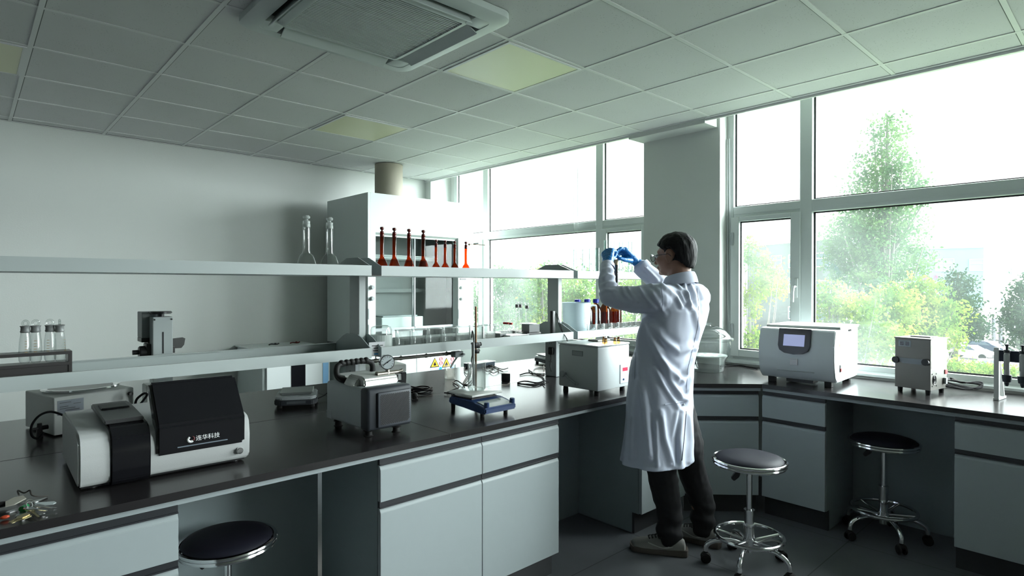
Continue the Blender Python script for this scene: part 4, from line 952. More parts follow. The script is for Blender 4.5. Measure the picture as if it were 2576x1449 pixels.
for k, px in enumerate((1453, 1477, 1499, 1521, 1549)):
    yy = 2.89; x = at(px, 800, y=yy).x; h = at(1499, 752, y=yy).z-LZ
    if bo is None:
        bo = thing('reagent_bottle', bl[k], 'bottle', (x, yy, LZ), 0, 'brown bottles with blue caps')
        MB().lathe([(0, .002), (.040, .002), (.046, .008), (.046, h*.60), (.043, h*.67), (.026, h*.80), (.0175, h*.84), (.0175, h*.875)], 28).build('body', brown, bo, smooth=True)
        MB().lathe([(0, h*.99), (.021, h), (.0235, h*.99), (.0235, h*.885), (.020, h*.875), (0, h*.875)], 28).build('cap', blueC, bo, smooth=True)
        MB().lathe([(0, .004), (.043, .006), (.043, h*.58), (0, h*.58)], 24).build('reagent', glassmat('brown_reagent', (.62, .22, .06), .3), bo, smooth=True)
    else: dup(bo, (x, yy, LZ), 0, bl[k])
sb_ = None
sl_ = ['leftmost small marked beaker in front of the brown bottles', 'second small marked beaker in front of the brown bottles', 'third small marked beaker in front of the brown bottles', 'fourth small marked beaker in front of the brown bottles', 'fifth small marked beaker, in front of the rightmost brown bottle', 'sixth small beaker, right of the brown bottles', 'seventh small beaker beside the hidden edge of the coat', 'eighth small beaker beside the hidden edge of the coat']
for k, px in enumerate((1487, 1508, 1527, 1546, 1563, 1578, 1592, 1606)):
    x = at(px, 820, y=2.605).x
    if sb_ is None:
        sb_ = thing('small_beaker', sl_[k], 'beaker', (x, 2.605, LZ), 0, 'small beakers on the right lower shelf')
        MB().lathe(beaker_prof(.029, .082), 24).build('body', clear, sb_, smooth=True)
        b = MB(); b.tube([(.0293*math.cos(a), .0293*math.sin(a), .052) for a in [math.radians(d) for d in (238, 248, 258, 268)]], .002, 5)
        for kk in range(4): b.tube([(.0293*math.cos(a), .0293*math.sin(a), .025+.010*kk) for a in [math.radians(d) for d in (275, 290)]], .0014, 5)
        b.build('white_marking', whiteP, sb_)
    else: dup(sb_, (x, 2.605, LZ), random.uniform(-.3, .3), sl_[k])

# ---- left end: dark tube rack with ring-stoppered tubes
q = at(182, 930, y=2.62); xr = q.x
r = thing('tube_rack', 'dark brown tube rack at the left edge of the lower shelf', 'rack', (xr, 2.62, LZ))
dk = mat('rack_dark_brown', (.045, .042, .042), .3)
b = MB(); b.box(-.34, 0, 0, .085, .0, .004)
for z in (.068, .106): b.box(-.34, 0, 0, .085, z, z+.011, .001)
b.box(-.011, 0, .0005, .0845, 0, .1165, .001); b.box(-.34, -.329, .0005, .0845, 0, .1165, .001); b.box(-.339, -.001, .003, .008, .0, .069); b.build('frame', dk, r)
b = MB()
for k in range(7): b.lathe([(.014, .1175), (.020, .1175)], 18, (-.030-.046*k, .042, 0))
b.build('holes', greyP, r)
c_ = None
for k, (px, rz, ti) in enumerate(((62, .5, .02), (90, .2, .0), (126, -.1, 0), (151, 1.4, -.10))):
    yy = 2.655; x = at(px, 870, y=yy).x; h = .150
    lb = 'ring-stoppered clear graduated tube standing in the dark rack, %s' % ('leftmost of four', 'second of four from the left', 'third of four from the left', 'rightmost and leaning')[k]
    if c_ is None:
        c_ = thing('stoppered_tube', lb, 'tube', (x, yy, LZ+.0800), rz, 'ring-stoppered tubes in the dark rack')
        MB().lathe([(0, .001), (.012, .001), (.0165, .010), (.0180, .03), (.0165, .075), (.0130, .104), (.0125, .108)], 24).build('body', clear, c_, smooth=True)
        MB().lathe([(.0130, .106), (.0150, .110), (.0135, .114), (.0130, .124), (.0160, .130), (.0, .131)], 24).build('ground_joint', mat('smoky_ground_glass', (.20, .21, .21), .35, alpha=.9), c_, smooth=True)
        st_ = MB(); st_.tube([(0+.0095*math.cos(a*PI/9), 0, .139+.0095*math.sin(a*PI/9)) for a in range(18)], .0035, 8, closed=True); st_.build('ring_stopper', clear, c_, smooth=True)
        g_ = MB()
        for kk in range(6): g_.tube([(.0178*math.cos(a)*(1-.03*kk), .0178*math.sin(a)*(1-.03*kk), .030+.0095*kk) for a in [math.radians(d) for d in (236, 250, 264)]], .0009, 4)
        g_.build('graduation', mat('amber_print', (.45, .30, .14), .5), c_)
        cur = c_
    else: cur = dup(c_, (x, yy, LZ+.0800), rz, lb)
    cur.rotation_euler[1] = ti
q = at(217, 903, y=3.05)
# ================================================================ window bench
# --- desiccator
q = at(1780, 925, z=BZ)
r = thing('desiccator', 'large clear glass desiccator with domed lid beside the column', 'desiccator', (4.085, 2.20-.09+.02, BZ))
px_c = at(1780, 900, y=2.13); r.location.x = px_c.x*1.0
r.location = (at(1782, 900, y=2.16).x, 2.16, BZ)
dg = glassmat('desiccator_glass', (.94, .97, .96), 1.6, edge=(.38, .44, .43), veil=.05, veilcol=(.95, 1, 1))  # pale veil put in to make the glass look brighter
b = MB(); b.lathe([(0, .002), (.098, .002), (.106, .010), (.112, .045), (.118, .082), (.128, .098), (.140, .112), (.150, .165), (.154, .220), (.170, .226), (.171, .232)], 48); b.build('bowl', dg, r, smooth=True)
b = MB(); b.lathe([(.171, .2325), (.171, .240), (.156, .246), (.146, .262), (.120, .292), (.080, .315), (.040, .325), (.0, .327)], 48)
ld = b.build('lid', dg, r, smooth=True)
b = MB(); b.lathe([(.020, .325), (.014, .333), (.020, .342), (.022, .349), (0, .352)], 24); b.build('lid_knob', dg, ld, smooth=True)
b = MB(); b.lathe([(.0, .110), (.130, .110), (.130, .117), (0, .117)], 40); pl = b.build('perforated_plate', mat('porcelain_plate', (.68, .70, .68), .35), r, smooth=True)
b = MB()
for k in range(8): a = k*PI/4; b.cyl((.085*math.cos(a), .085*math.sin(a), .1168), (.085*math.cos(a), .085*math.sin(a), .1176), .014, seg=16)
b.build('plate_holes', greyP, pl)
tag(MB().tube(spline([at(1812, 922, z=BZ+.006), at(1835, 920, z=BZ+.006), at(1862, 919, z=BZ+.006), at(1885, 924, z=BZ+.006), at(1905, 928, z=BZ+.006)], 6), .004, 6).build('power_cable', cbl, smooth=True), 'thin black cable lying between desiccator and centrifuge along the window sill', 'cable')

# --- centrifuge: local x runs along its front from left to right, y goes back
P1 = at(1921, 965, z=BZ); 
r = thing('centrifuge', 'white benchtop centrifuge with dark-framed touch screen by the window', 'centrifuge', (3.765, 1.712, BZ), math.radians(-87))
CWd, CDp, CH = .445, .50, .355
cM = mat('centrifuge_white', (.62, .66, .68), .33)
prof = [(.055, .030), (.020, .060), (.0, .12), (-.006, .18), (.0, .25), (.018, .325), (.026, CH-.012), (.05, CH-.006), (CDp, CH-.006), (CDp, .045), (CDp-.02, .030)]
b = MB(); b.prism(prof, 0, CWd, 'x', bev=.005); b.build('housing', cM, r, smooth=True)
b = MB(); b.box(.010, CWd+.006, .10, CDp+.002, CH-.007, CH+.010, .004); ld = b.build('lid', mat('centrifuge_lid_grey', (.42, .45, .43), .3), r, smooth=True)
b = MB(); b.box(CWd-.0005, CWd+.001, .18, .40, CH-.028, CH-.010); b.cyl((CWd+.0005, .30, CH-.02), (CWd+.006, .30, CH-.02), .006, seg=10); b.cyl((CWd+.0005, .33, CH-.02), (CWd+.006, .33, CH-.02), .006, seg=10); b.build('lid_hinge', blackP, ld)
tiltm = Matrix.Translation((CWd*.49, -.002, .262)) @ Matrix.Rotation(math.radians(-13), 4, 'X')
pts = [(-.095, .088), (.095, .088), (.095, -.02), (.085, -.048), (.055, -.066), (0, -.073), (-.055, -.066), (-.085, -.048), (-.095, -.02)]
b = MB(); b.prism(pts, -.008, .008, 'y', M=tiltm, bev=.002); sf = b.build('screen_frame', mat('screen_frame_black', (.010, .011, .016), .25), r, smooth=True)
b = MB(); b.box(-.062, .062, -.010, -.008, -.022, .050, M=tiltm, bev=.0005); b.build('screen', mat('screen_pale_blue', (.30, .33, .50), .25, emit=(.45, .50, .85), estr=.16), sf)
b = MB(); b.box(CWd*.49-.022, CWd*.49+.022, -.0085, -.004, .125, .165, .001); b.build('metal_badge', mat('badge_metal', (.45, .43, .42), .35, metal=.6), r)
b = MB()
for k in range(4): b.box(CWd*.49-.017, CWd*.49+.017, -.0095, -.0084, .130+.009*k, .134+.009*k)
b.build('badge_print', greyP, r)
b = MB(); b.box(.115, .33, .0045, .012, .083, .089, .0005); b.build('front_slit', greyP, r)
b = MB(); b.box(CWd, CWd+.003, .105, .130, .090, .135, .001); sw = b.build('power_switch', blackP, r); b = MB(); b.box(CWd+.003, CWd+.006, .108, .127, .094, .114); b.build('rocker', mat('rocker_red', (.30, .01, .01), .3), sw)
b = MB(); b.prism([(.095, .245), (.115, .245), (.105, .265)], CWd, CWd+.0012, 'x'); b.build('warning_sticker', yel, r)
for x, y in ((.06, .07), (CWd-.05, .07), (.06, CDp-.06), (CWd-.05, CDp-.06)): b = MB(); b.box(x-.020, x+.020, y-.02, y+.02, 0, .034, .002); b.build('foot', rubber, r)
b = MB(); b.box(.14, .30, .09, .18, .006, .029); b.build('underside_tray', blackP, r)

# --- ultrasonic cleaner
r = thing('ultrasonic_cleaner', 'small stainless steel ultrasonic cleaner with black-ended handles on the window bench', 'ultrasonic cleaner', (4.000, 1.010, BZ), math.radians(-101))
UWd, UD, UH = .185, .20, .318
b = MB(); b.box(0, UWd, 0, UD, .028, UH-.006, .002); hs = b.build('housing', steel, r)
b = MB(); b.box(-.004, UWd+.004, -.004, UD+.004, UH-.006, UH, .001); tp = b.build('top_rim', steel, r)
b = MB(); b.box(.045, UWd-.035, .08, UD-.03, UH, UH+.006, .002); b.build('basin_opening', mat('basin_dark_steel', (.16, .16, .16), .3, metal=.9), tp)
b = MB(); b.box(.020, .085, -.002, 0, UH-.052, UH-.016); b.build('display_plate', mat('plate_greyblue', (.22, .25, .27), .35), r)
for x in (.028, .058): b = MB(); b.box(x, x+.019, -.003, -.0018, UH-.045, UH-.025); b.build('display', blackG, r)
b = MB(); b.prism([(.010, .200), (.175, .200), (.175, .176), (.150, .176), (.140, .170), (.045, .170), (.035, .176), (.010, .176)], -.006, -.001, 'y'); hd = b.build('handle', mat('handle_grey', (.22, .24, .27), .4), r)
for x in (.008, UWd-.022): b = MB(); b.cyl((x, -.016, .186), (x, -.001, .186), .019, bev=.002); b.build('handle_cap', blackP, hd, smooth=True)
b = MB(); b.box(UWd, UWd+.001, .01, UD*.45, .15, UH-.02); b.build('instruction_sticker', mat('sticker_white', (.66, .66, .56), .5), r)
b = MB()
for k in range(5): b.box(UWd+.0008, UWd+.0016, .025, .085-.01*(k % 2), .17+.028*k, .174+.028*k)
b.build('sticker_print', greyP, r)
b = MB()
for rr_ in (.020, .013, .006): b.tube([(UWd+.001, .045+rr_*math.cos(a*PI/8), .085+rr_*1.3*math.sin(a*PI/8)) for a in range(16)], .0022, 5, closed=True)
for dy in (-.024, .024):
    for dz in (-.034, .034): b.cyl((UWd, .045+dy, .085+dz), (UWd+.002, .045+dy, .085+dz), .004, seg=10)
b.build('fan_grille', blackP, r)
b = MB(); b.box(UWd, UWd+.004, .17, .20, .11, .135); sw = b.build('power_switch', mat('rocker_red', (.3, .01, .01), .3), r)
b = MB(); b.box(UWd, UWd+.014, .155, .175, .055, .09, .002); b.build('mains_inlet', greyP, r)
for x, y in ((.02, .02), (UWd-.02, .02), (.02, UD-.02), (UWd-.02, UD-.02)): b = MB(); b.cyl((x, y, 0), (x, y, .03), .012, .014, 14); b.build('foot', rubber, r)
bt = MB(); rnd = random.Random(4)
pth = []
for k in range(5):
    pth += [(2372, 958+2*k), (2395, 966+k*2), (2430, 972+2*k), (2458, 978-k), (2472, 972-k*2), (2455, 965-k), (2420, 962), (2390, 958-k*2)]
bt.tube(spline([(lambda h_: Vector((min(at(px, py, z=BZ+h_).x, 4.372), at(px, py, z=BZ+h_).y, BZ+max(.006, h_)+.002*math.sin(i*2.1))))(max(.006, min(.06, (990-py)*.0020))) for i, (px, py) in enumerate(pth)], 4), .0046, 7)
tag(bt.build('coiled_cable', cbl, smooth=True), 'bundled black power cable lying right of the ultrasonic cleaner by the sill', 'cable')

# --- pipette stand: bar runs towards -y
q = at(2503, 1006, z=BZ)
r = thing('pipette_stand', 'white pipette stand with navy cross bar at the right edge of the photo', 'stand', (q.x-.01, q.y+.005, BZ), math.radians(-97))
pw = mat('stand_white', (.58, .60, .60), .35)
def aleg(x):
    b = MB(); b.prism([(0, .0), (0, .012), (.0, .285), (.018, .285), (.022, .27), (.125, .012), (.125, 0)], x, x+.022, 'x', bev=.002)
    return b
for x in (0, .30): lg = MB(); lg.prism([(0, .012), (0, .285), (.020, .285), (.024, .012)], x, x+.022, 'x', bev=.002); lg.prism([(.020, .262), (.020, .285), (.118, .012), (.100, .012)], x+.002, x+.020, 'x', bev=.002); lg.box(x-.002, x+.024, -.003, .125, 0, .013, .002); lg.build('side_frame', pw, r)
b = MB(); b.box(.020, .302, .004, .018, .212, .272, .001); b.build('cross_bar', mat('navy_bar', (.008, .012, .03), .35), r)
def pipette(label, x):
    p = thing('pipette', label, 'pipette', r.matrix_basis @ Vector((x, -.014, .0)), math.radians(-97), 'pipettes on the stand')
    b = MB(); b.cyl((0, 0, .13), (0, 0, .262), .013, .012, bev=.003); b.box(-.012, .012, -.012, .0, .17, .255, .003); b.build('barrel', mat('pipette_grey', (.42, .43, .44), .35), p, smooth=True)
    b = MB(); b.cyl((0, 0, .262), (0, 0, .278), .014, bev=.002); b.cyl((0, 0, .278), (0, 0, .300), .006); b.cyl((0, 0, .300), (0, 0, .307), .011, bev=.002); b.build('plunger', darkG, p, smooth=True)
    b = MB(); b.lathe([(0, .085), (.006, .085), (.009, .095), (.011, .105), (.018, .108), (.021, .128), (.021, .145), (.0, .146)], 20); b.build('tip_holder', mat('pipette_blueblack', (.02, .03, .045), .4), p, smooth=True)
    return p
pipette('left one of the two pipettes hanging on the stand', .060); pipette('right one of the two pipettes, cut by the right photo edge', .125)

# ================================================================ stools
def stool(label, loc, rz, zs=.55, rs=.175):
    r = thing('lab_stool', label, 'stool', loc, rz, 'round black lab stools')
    b = MB(); b.lathe([(0, zs-.008), (rs*.80, zs-.006), (rs*.9, zs), (rs*.94, zs+.010), (rs*.90, zs+.020), (rs*.70, zs+.031), (rs*.35, zs+.037), (0, zs+.038)], 48)
    b.build('seat', mat('stool_leatherette', (.012, .012, .020), .55, spec=.25), r, smooth=True)
    b = MB()
    for z, q in ((zs+.004, rs), (zs-.012, rs-.003)): b.tube([(q*math.cos(a*PI/24), q*math.sin(a*PI/24), z) for a in range(48)], .0085, 8, closed=True)
    b.lathe([(0, zs-.018), (rs-.006, zs-.018), (rs-.006, zs-.012), (0, zs-.010)], 40)
    b.build('chrome_rim', chrome, r, smooth=True)
    b = MB(); b.cyl((0, 0, .27), (0, 0, zs-.018), .0145); b.cyl((0, 0, zs-.04), (0, 0, zs-.018), .03); b.build('gas_lift', chrome, r, smooth=True)
    b = MB(); b.cyl((0, 0, .085), (0, 0, .295), .024); b.cyl((0, 0, .295), (0, 0, .300), .027); b.cyl((0, 0, .12), (0, 0, .155), .030, bev=.003); b.build('column', chrome, r, smooth=True)
    b = MB(); b.tube([(.0, -.0, zs-.028), (-.03, .06, zs-.034)], .005, 8); b.build('lever_rod', chrome, r)
    b = MB(); b.prism([(-.055, zs-.026), (-.095, zs-.085), (-.080, zs-.098), (-.055, zs-.075), (-.045, zs-.035)], -.045, -.02, 'y', bev=.003, M=Matrix.Rotation(-PI/2, 4, 'Z')); b.build('lever', blackP, r)
    fr = MB(); R_r = .165
    fr.tube([(R_r*math.cos(a*PI/24), R_r*math.sin(a*PI/24), .165) for a in range(48)], .0095, 8, closed=True)
    fr_o = fr.build('foot_ring', chrome, r, smooth=True)
    b = MB()
    for k in range(5):
        a = 2*PI*k/5; b.tube([(.02*math.cos(a), .02*math.sin(a), .14), (R_r*math.cos(a), R_r*math.sin(a), .163)], .008, 8)
    b.build('ring_spokes', chrome, r, smooth=True)
    for k in range(5):
        a = 2*PI*k/5+.25; c_, s_ = math.cos(a), math.sin(a)
        b = MB(); b.tube(spline([(.015*c_, .015*s_, .115), (.09*c_, .09*s_, .128), (.165*c_, .165*s_, .120), (.205*c_, .205*s_, .095), (.212*c_, .212*s_, .060)], 6), .0125, 10); lg = b.build('leg', chrome, r, smooth=True)
        b = MB(); p_ = Vector((-s_, c_, 0)); cc = Vector((.212*c_, .212*s_, .026))
        for s2 in (-1, 1): b.cyl(cc+p_*.006*s2, cc+p_*.022*s2, .0255, bev=.004)
        b.cyl(cc+Vector((0, 0, .0)), cc+Vector((0, 0, .04)), .011); b.ball(cc+Vector((0, 0, .014)), .022, 1, 1, .7); b.build('caster', rubber, lg, smooth=True)
    return r
s0 = stool('round black stool with chrome base standing in front of the diagonal corner cabinet', (2.950, 1.389, 0), .61)
dup(s0, (3.865, 1.030, 0), -.215, 'round black stool pushed into the dark knee space under the window bench')
dup(s0, (.702, 2.285, 0), .693, 'round black stool in the near left knee space, only its seat and lift in view', scale=.93)
# ================================================================ the person
from mathutils import noise as mnoise
def baked(mb, voxel, smooth_it=4, fac=0.5):
    """merge overlapping volumes into one continuous skin and return it as a mesh"""
    me = bpy.data.meshes.new('tmp'); mb.b.to_mesh(me); mb.b.free()
    o = bpy.data.objects.new('tmp', me); C.objects.link(o)
    m = o.modifiers.new('r', 'REMESH'); m.mode = 'VOXEL'; m.voxel_size = voxel; m.use_smooth_shade = True
    if smooth_it: s = o.modifiers.new('s', 'SMOOTH'); s.iterations = smooth_it; s.factor = fac
    dg_ = bpy.context.evaluated_depsgraph_get(); dg_.update()
    out = bpy.data.meshes.new_from_object(o.evaluated_get(dg_))
    bpy.data.objects.remove(o); bpy.data.meshes.remove(me)
    return out
def link_mesh(me, name, m, parent):
    me.name = name; me.materials.clear(); me.materials.append(m)
    me.polygons.foreach_set('use_smooth', [True]*len(me.polygons))
    o = bpy.data.objects.new(name, me); C.objects.link(o); o.parent = parent; return o
def capsule(mb, a, c, ra, rc, seg=14):
    a = Vector(a); c = Vector(c); mb.ball(a, ra, seg=seg); mb.ball(c, rc, seg=seg)
    if (c-a).length > 1e-4: mb.cyl(a, c, ra, rc, seg=seg)
def chain(mb, pts):
    for (a, ra), (c, rc) in zip(pts, pts[1:]): capsule(mb, a, c, ra, rc)
def loft(mb, rings):
    t = bmesh.new(); R = [[t.verts.new(p) for p in r] for r in rings]; n = len(R[0])
    for a, c in zip(R, R[1:]):
        for k in range(n): t.faces.new((a[k], a[(k+1) % n], c[(k+1) % n], c[k]))
    t.faces.new(R[0][::-1]); t.faces.new(R[-1]); mb.merge(t)
def topx(p):
    d = p-CAM; w = d.dot(F_); return (1288+FPX*d.dot(R_)/w, 724.5-FPX*d.dot(U_)/w, w)

PO = Vector((2.80, 1.70, 0))
person = thing('person', 'person in white lab coat, blue gloves and glasses raising a dark tube', 'person', PO)
def V(x, y, z): return Vector((x, y, z))-PO
skin = mat('skin', (.28, .15, .105), .5, noise=.1, nscale=12, bump=.03, bscale=150)
coatM = mat('coat_cotton', (.52, .555, .67), .8, bump=.06, bscale=700)
trou = mat('black_trousers', (.010, .010, .012), .75, bump=.1, bscale=400)
hairM = mat('black_hair', (.005, .005, .006), .62, spec=.25, bump=.25, bscale=260, stretch=(1, 1, .18))
gloveM = mat('blue_nitrile', (.010, .16, .44), .38, bump=.25, bscale=90)

SHL, SHR = V(2.615, 1.70, 1.393), V(2.985, 1.70, 1.390)
ELL, ELR = V(2.512, 1.95, 1.392), V(3.05, 1.90, 1.37)
WRL, WRR = V(2.652, 2.066, 1.565), V(2.935, 2.07, 1.585)
# head frame
HM = Matrix.Translation(V(2.795, 1.735, 1.620)) @ Euler((math.radians(-7), 0, math.radians(8))).to_matrix().to_4x4()
def hb(mb, c, r, e=None): mb.ball((0, 0, 0), 1.0, seg=24, M=HM @ Matrix.Translation(c) @ ((Euler(e).to_matrix().to_4x4()) if e else Matrix.Identity(4)) @ Matrix.Diagonal((*r, 1)))
bd = MB()
hb(bd, (0, -.012, .012), (.074, .094, .083)); hb(bd, (0, .030, -.035), (.064, .062, .072)); hb(bd, (0, .045, -.088), (.042, .045, .026))
hb(bd, (0, .012, -.075), (.058, .060, .038)); hb(bd, (0, .068, .018), (.050, .018, .016)); hb(bd, (-.038, .060, -.030), (.026, .028, .026)); hb(bd, (.038, .060, -.030), (.026, .028, .026))
hb(bd, (0, .098, -.018), (.009, .014, .026), (-.25, 0, 0)); hb(bd, (0, .106, -.036), (.015, .014, .011)); hb(bd, (0, .092, -.062), (.024, .012, .006)); hb(bd, (0, .088, -.072), (.022, .013, .007)); hb(bd, (0, .080, -.094), (.020, .018, .014))
for s in (-1, 1):
    e_ = MB()
    pts = [HM @ Vector((s*.078, -.006+.018*math.cos(a), -.018+.030*math.sin(a))) for a in [2*PI*k/14 for k in range(14)]]
    bd.tube(pts, .0062, 8, closed=True); hb(bd, (s*.075, -.004, -.018), (.006, .016, .026)); hb(bd, (s*.077, .004, -.044), (.006, .009, .010)); hb(bd, (s*.078, .006, -.016), (.005, .006, .008))
capsule(bd, HM @ Vector((0, -.022, -.05)), V(2.80, 1.70, 1.44), .060, .066)
# trunk, arms and legs under the clothes
chain(bd, [(V(2.80, 1.71, 1.40), .085), (V(2.785, 1.73, 1.25), .10), (V(2.75, 1.745, 1.08), .10), (V(2.735, 1.75, .93), .105)])
chain(bd, [(V(2.73, 1.70, 1.385), .06), (SHL, .052), (ELL, .040), (WRL, .026)]); chain(bd, [(V(2.87, 1.70, 1.385), .06), (SHR, .052), (ELR, .040), (WRR, .027)])
HL, KL, AL = V(2.665, 1.755, .86), V(2.720, 1.765, .48), V(2.797, 1.758, .10)
HR, KR, AR = V(2.815, 1.745, .86), V(2.930, 1.720, .48), V(3.040, 1.695, .10)
chain(bd, [(HL, .075), (KL, .055), (AL, .038)]); chain(bd, [(HR, .075), (KR, .055), (AR, .038)])
body = link_mesh(baked(bd, .0055, 5), 'body', skin, person)
# eyes and glasses
for s in (-1, 1):
    b = MB(); b.ball(HM @ Vector((s*.031, .080, -.004)), .0125, seg=14); b.build('eye', mat('eye_white', (.55, .55, .55), .3), person, smooth=True)
g = MB()
for s in (-1, 1):
    g.tube([HM @ Vector((s*.033+.026*math.cos(a), .112-.004*abs(math.cos(a)), -.010+.020*math.sin(a))) for a in [2*PI*k/20 for k in range(20)]], .0014, 6, closed=True)
    g.tube([HM @ Vector(p) for p in ((s*.060, .106, -.006), (s*.072, .09, -.004), (s*.082, .02, -.004), (s*.084, -.005, -.006), (s*.080, -.022, -.025))], .0015, 6)
g.tube([HM @ Vector(p) for p in ((-.008, .112, -.004), (0, .114, .0), (.008, .112, -.004))], .0014, 6)
gl = g.build('glasses', mat('glasses_dark_metal', (.05, .05, .055), .25, metal=.8), person, smooth=True)
for s in (-1, 1):
    b = MB(); b.prism([(s*.033+.0255*math.cos(a), -.010+.0195*math.sin(a)) for a in [2*PI*k/20 for k in range(20)]], .109, .110, 'y', M=HM); b.build('lens', glassmat('lens_glass', (.95, .97, .98), 2.5), gl)
# hair
def smooth01(t): t = max(0, min(1, t)); return t*t*(3-2*t)
tb = bmesh.new(); bmesh.ops.create_icosphere(tb, subdivisions=6, radius=1)
tab = [(0, 24), (30, 22), (50, 14), (66, 2), (80, 4), (92, 8), (101, -6), (112, -30), (140, -44), (180, -48)]
for v_ in tb.verts:
    d = v_.co.normalized(); az = math.degrees(abs(math.atan2(d.x, d.y))); el = math.degrees(math.asin(d.z))
    for (a0_, e0), (a1_, e1) in zip(tab, tab[1:]):
        if a0_ <= az <= a1_: lim = e0+(e1-e0)*(az-a0_)/(a1_-a0_); break
    lim += 4*mnoise.noise(Vector((d.x*9, d.y*9, 0)))
    base = Vector((d.x*.093, d.y*(.112 if d.y < 0 else .108), d.z*(.096 if d.z > 0 else .100+.045*smooth01(-d.y*1.3)))) + Vector((0, -.014, .018))
    tt = smooth01((el-lim+3)/7)
    st = mnoise.noise(Vector((d.x*16, d.y*16, d.z*4)))*.0014 + mnoise.noise(Vector((d.x*5, d.y*5, d.z*2)))*.0035
    base += d*st
    if d.z < -.2: base += Vector((0, .0, -.012*smooth01((-d.z-.2)/.4)))
    v_.co = HM @ (base*(.80+.20*tt) + Vector((0, -.014, .018))*(1-(.80+.20*tt)))
b = MB(); b.merge(tb); b.build('hair', hairM, person, smooth=False)
bpy.data.objects['hair'].data.polygons.foreach_set('use_smooth', [True]*len(bpy.data.objects['hair'].data.polygons))

# lab coat: trunk lofted from rings, sleeves, then one skin with folds
ct = MB(); N = 72; rings = []
prof = [  # z, cx, cy, a (x), b (y), fold
    (.515, 2.700, 1.775, .212, .175, .030), (.56, 2.702, 1.775, .208, .170, .030), (.66, 2.708, 1.772, .203, .163, .026), (.76, 2.710, 1.768, .197, .155, .020), (.86, 2.714, 1.768, .194, .152, .012),
    (.95, 2.720, 1.764, .192, .147, .008), (1.05, 2.732, 1.759, .192, .143, .006), (1.15, 2.762, 1.745, .194, .140, .004), (1.25, 2.784, 1.728, .204, .142, .002), (1.32, 2.796, 1.715, .210, .138, 0), (1.38, 2.800, 1.708, .205, .118, 0), (1.42, 2.800, 1.703, .165, .098, 0), (1.445, 2.800, 1.70, .115, .085, 0), (1.46, 2.80, 1.702, .078, .074, 0)]
for z, cx, cy, a, c, fo in prof:
    rg = []
    for k in range(N):
        th = 2*PI*k/N; f = 1+fo*(math.sin(7*th+.6)+.6*math.sin(11*th+z*3)+.4*math.sin(17*th))*1.0
        sq = abs(math.cos(th))**.88*(1 if math.cos(th) > 0 else -1); sy = abs(math.sin(th))**.92*(1 if math.sin(th) > 0 else -1)
        rg.append(V(cx+a*sq*f, cy+c*sy*f, z))
    rings.append(rg)
loft(ct, rings)
chain(ct, [(V(2.70, 1.70, 1.375), .078), (SHL+Vector((.0, .01, -.01)), .080), (SHL.lerp(ELL, .5)+Vector((0, 0, -.018)), .072), (ELL+Vector((0, 0, -.002)), .053), (ELL.lerp(WRL, .45)+Vector((-.012, .0, 0)), .047), (WRL-(WRL-ELL).normalized()*.022+Vector((-.008, 0, 0)), .037)])
chain(ct, [(V(2.90, 1.70, 1.375), .078), (SHR+Vector((0, .01, -.01)), .080), (SHR.lerp(ELR, .5), .074), (ELR, .062), (ELR.lerp(WRR, .5), .058), (WRR-(WRR-ELR).normalized()*.045, .052)])
cme = baked(ct, .0065, 6)
ridges = [  # folds drawn in the photo: points, half width in pixels, height in metres
    ([(1666, 715), (1684, 728), (1702, 745), (1715, 770)], 5, .010), ([(1681, 714), (1711, 736), (1725, 760)], 4, .009), ([(1696, 713), (1728, 738), (1740, 775)], 4.5, .010), ([(1721, 712), (1730, 739), (1736, 765)], 4, .008), ([(1737, 718), (1750, 742), (1756, 770)], 4, .008), ([(1757, 722), (1770, 750)], 4, .006),
    ([(1566, 723), (1572, 740), (1590, 757)], 4, .008), ([(1577, 720), (1587, 740), (1602, 758)], 4, .007), ([(1609, 727), (1629, 753), (1650, 775)], 4.5, .008), ([(1545, 735), (1556, 752), (1575, 772)], 5, .008), ([(1640, 735), (1655, 760), (1672, 790)], 5, .006),
    ([(1515, 700), (1530, 692), (1546, 697)], 4, .008), ([(1512, 720), (1530, 712), (1552, 716)], 5, .009), ([(1516, 680), (1530, 676), (1543, 680)], 3.5, .005), ([(1508, 740), (1520, 728), (1548, 728)], 4, .006),
    ([(1627, 805), (1640, 850), (1664, 903), (1713, 959)], 8, .018), ([(1612, 805), (1609, 880), (1612, 959), (1624, 1030), (1636, 1150)], 8, .016), ([(1640, 812), (1664, 850), (1707, 885), (1744, 872)], 8, .012),
    ([(1664, 903), (1690, 960), (1716, 1000), (1728, 1010)], 7, .014), ([(1650, 930), (1680, 985), (1705, 1020)], 6, .010), ([(1755, 880), (1735, 925), (1722, 960)], 6, .010), ([(1748, 935), (1732, 980), (1728, 1005)], 5, .010),
    ([(1600, 960), (1594, 1050), (1590, 1150)], 7, .012), ([(1664, 1040), (1672, 1100), (1690, 1165)], 7, .012), ([(1650, 1060), (1654, 1170)], 5, .008), ([(1733, 1040), (1738, 1110), (1735, 1160)], 6, .010), ([(1590, 900), (1582, 1000), (1575, 1140)], 6, .008), ([(1712, 1040), (1700, 1100), (1704, 1165)], 5, -.010),
    ([(1600, 690), (1615, 700), (1640, 715)], 4, .006), ([(1620, 670), (1640, 690), (1655, 705)], 4, .006), ([(1745, 760), (1760, 830), (1755, 880)], 6, .008)]
def segd(p, a, c):
    ax, ay = a; bx_, by = c; dx, dy = bx_-ax, by-ay; L = dx*dx+dy*dy
    t = max(0, min(1, ((p[0]-ax)*dx+(p[1]-ay)*dy)/L)); return math.hypot(p[0]-ax-t*dx, p[1]-ay-t*dy), t
cme.update()
nv = [v.normal.copy() for v in cme.vertices]
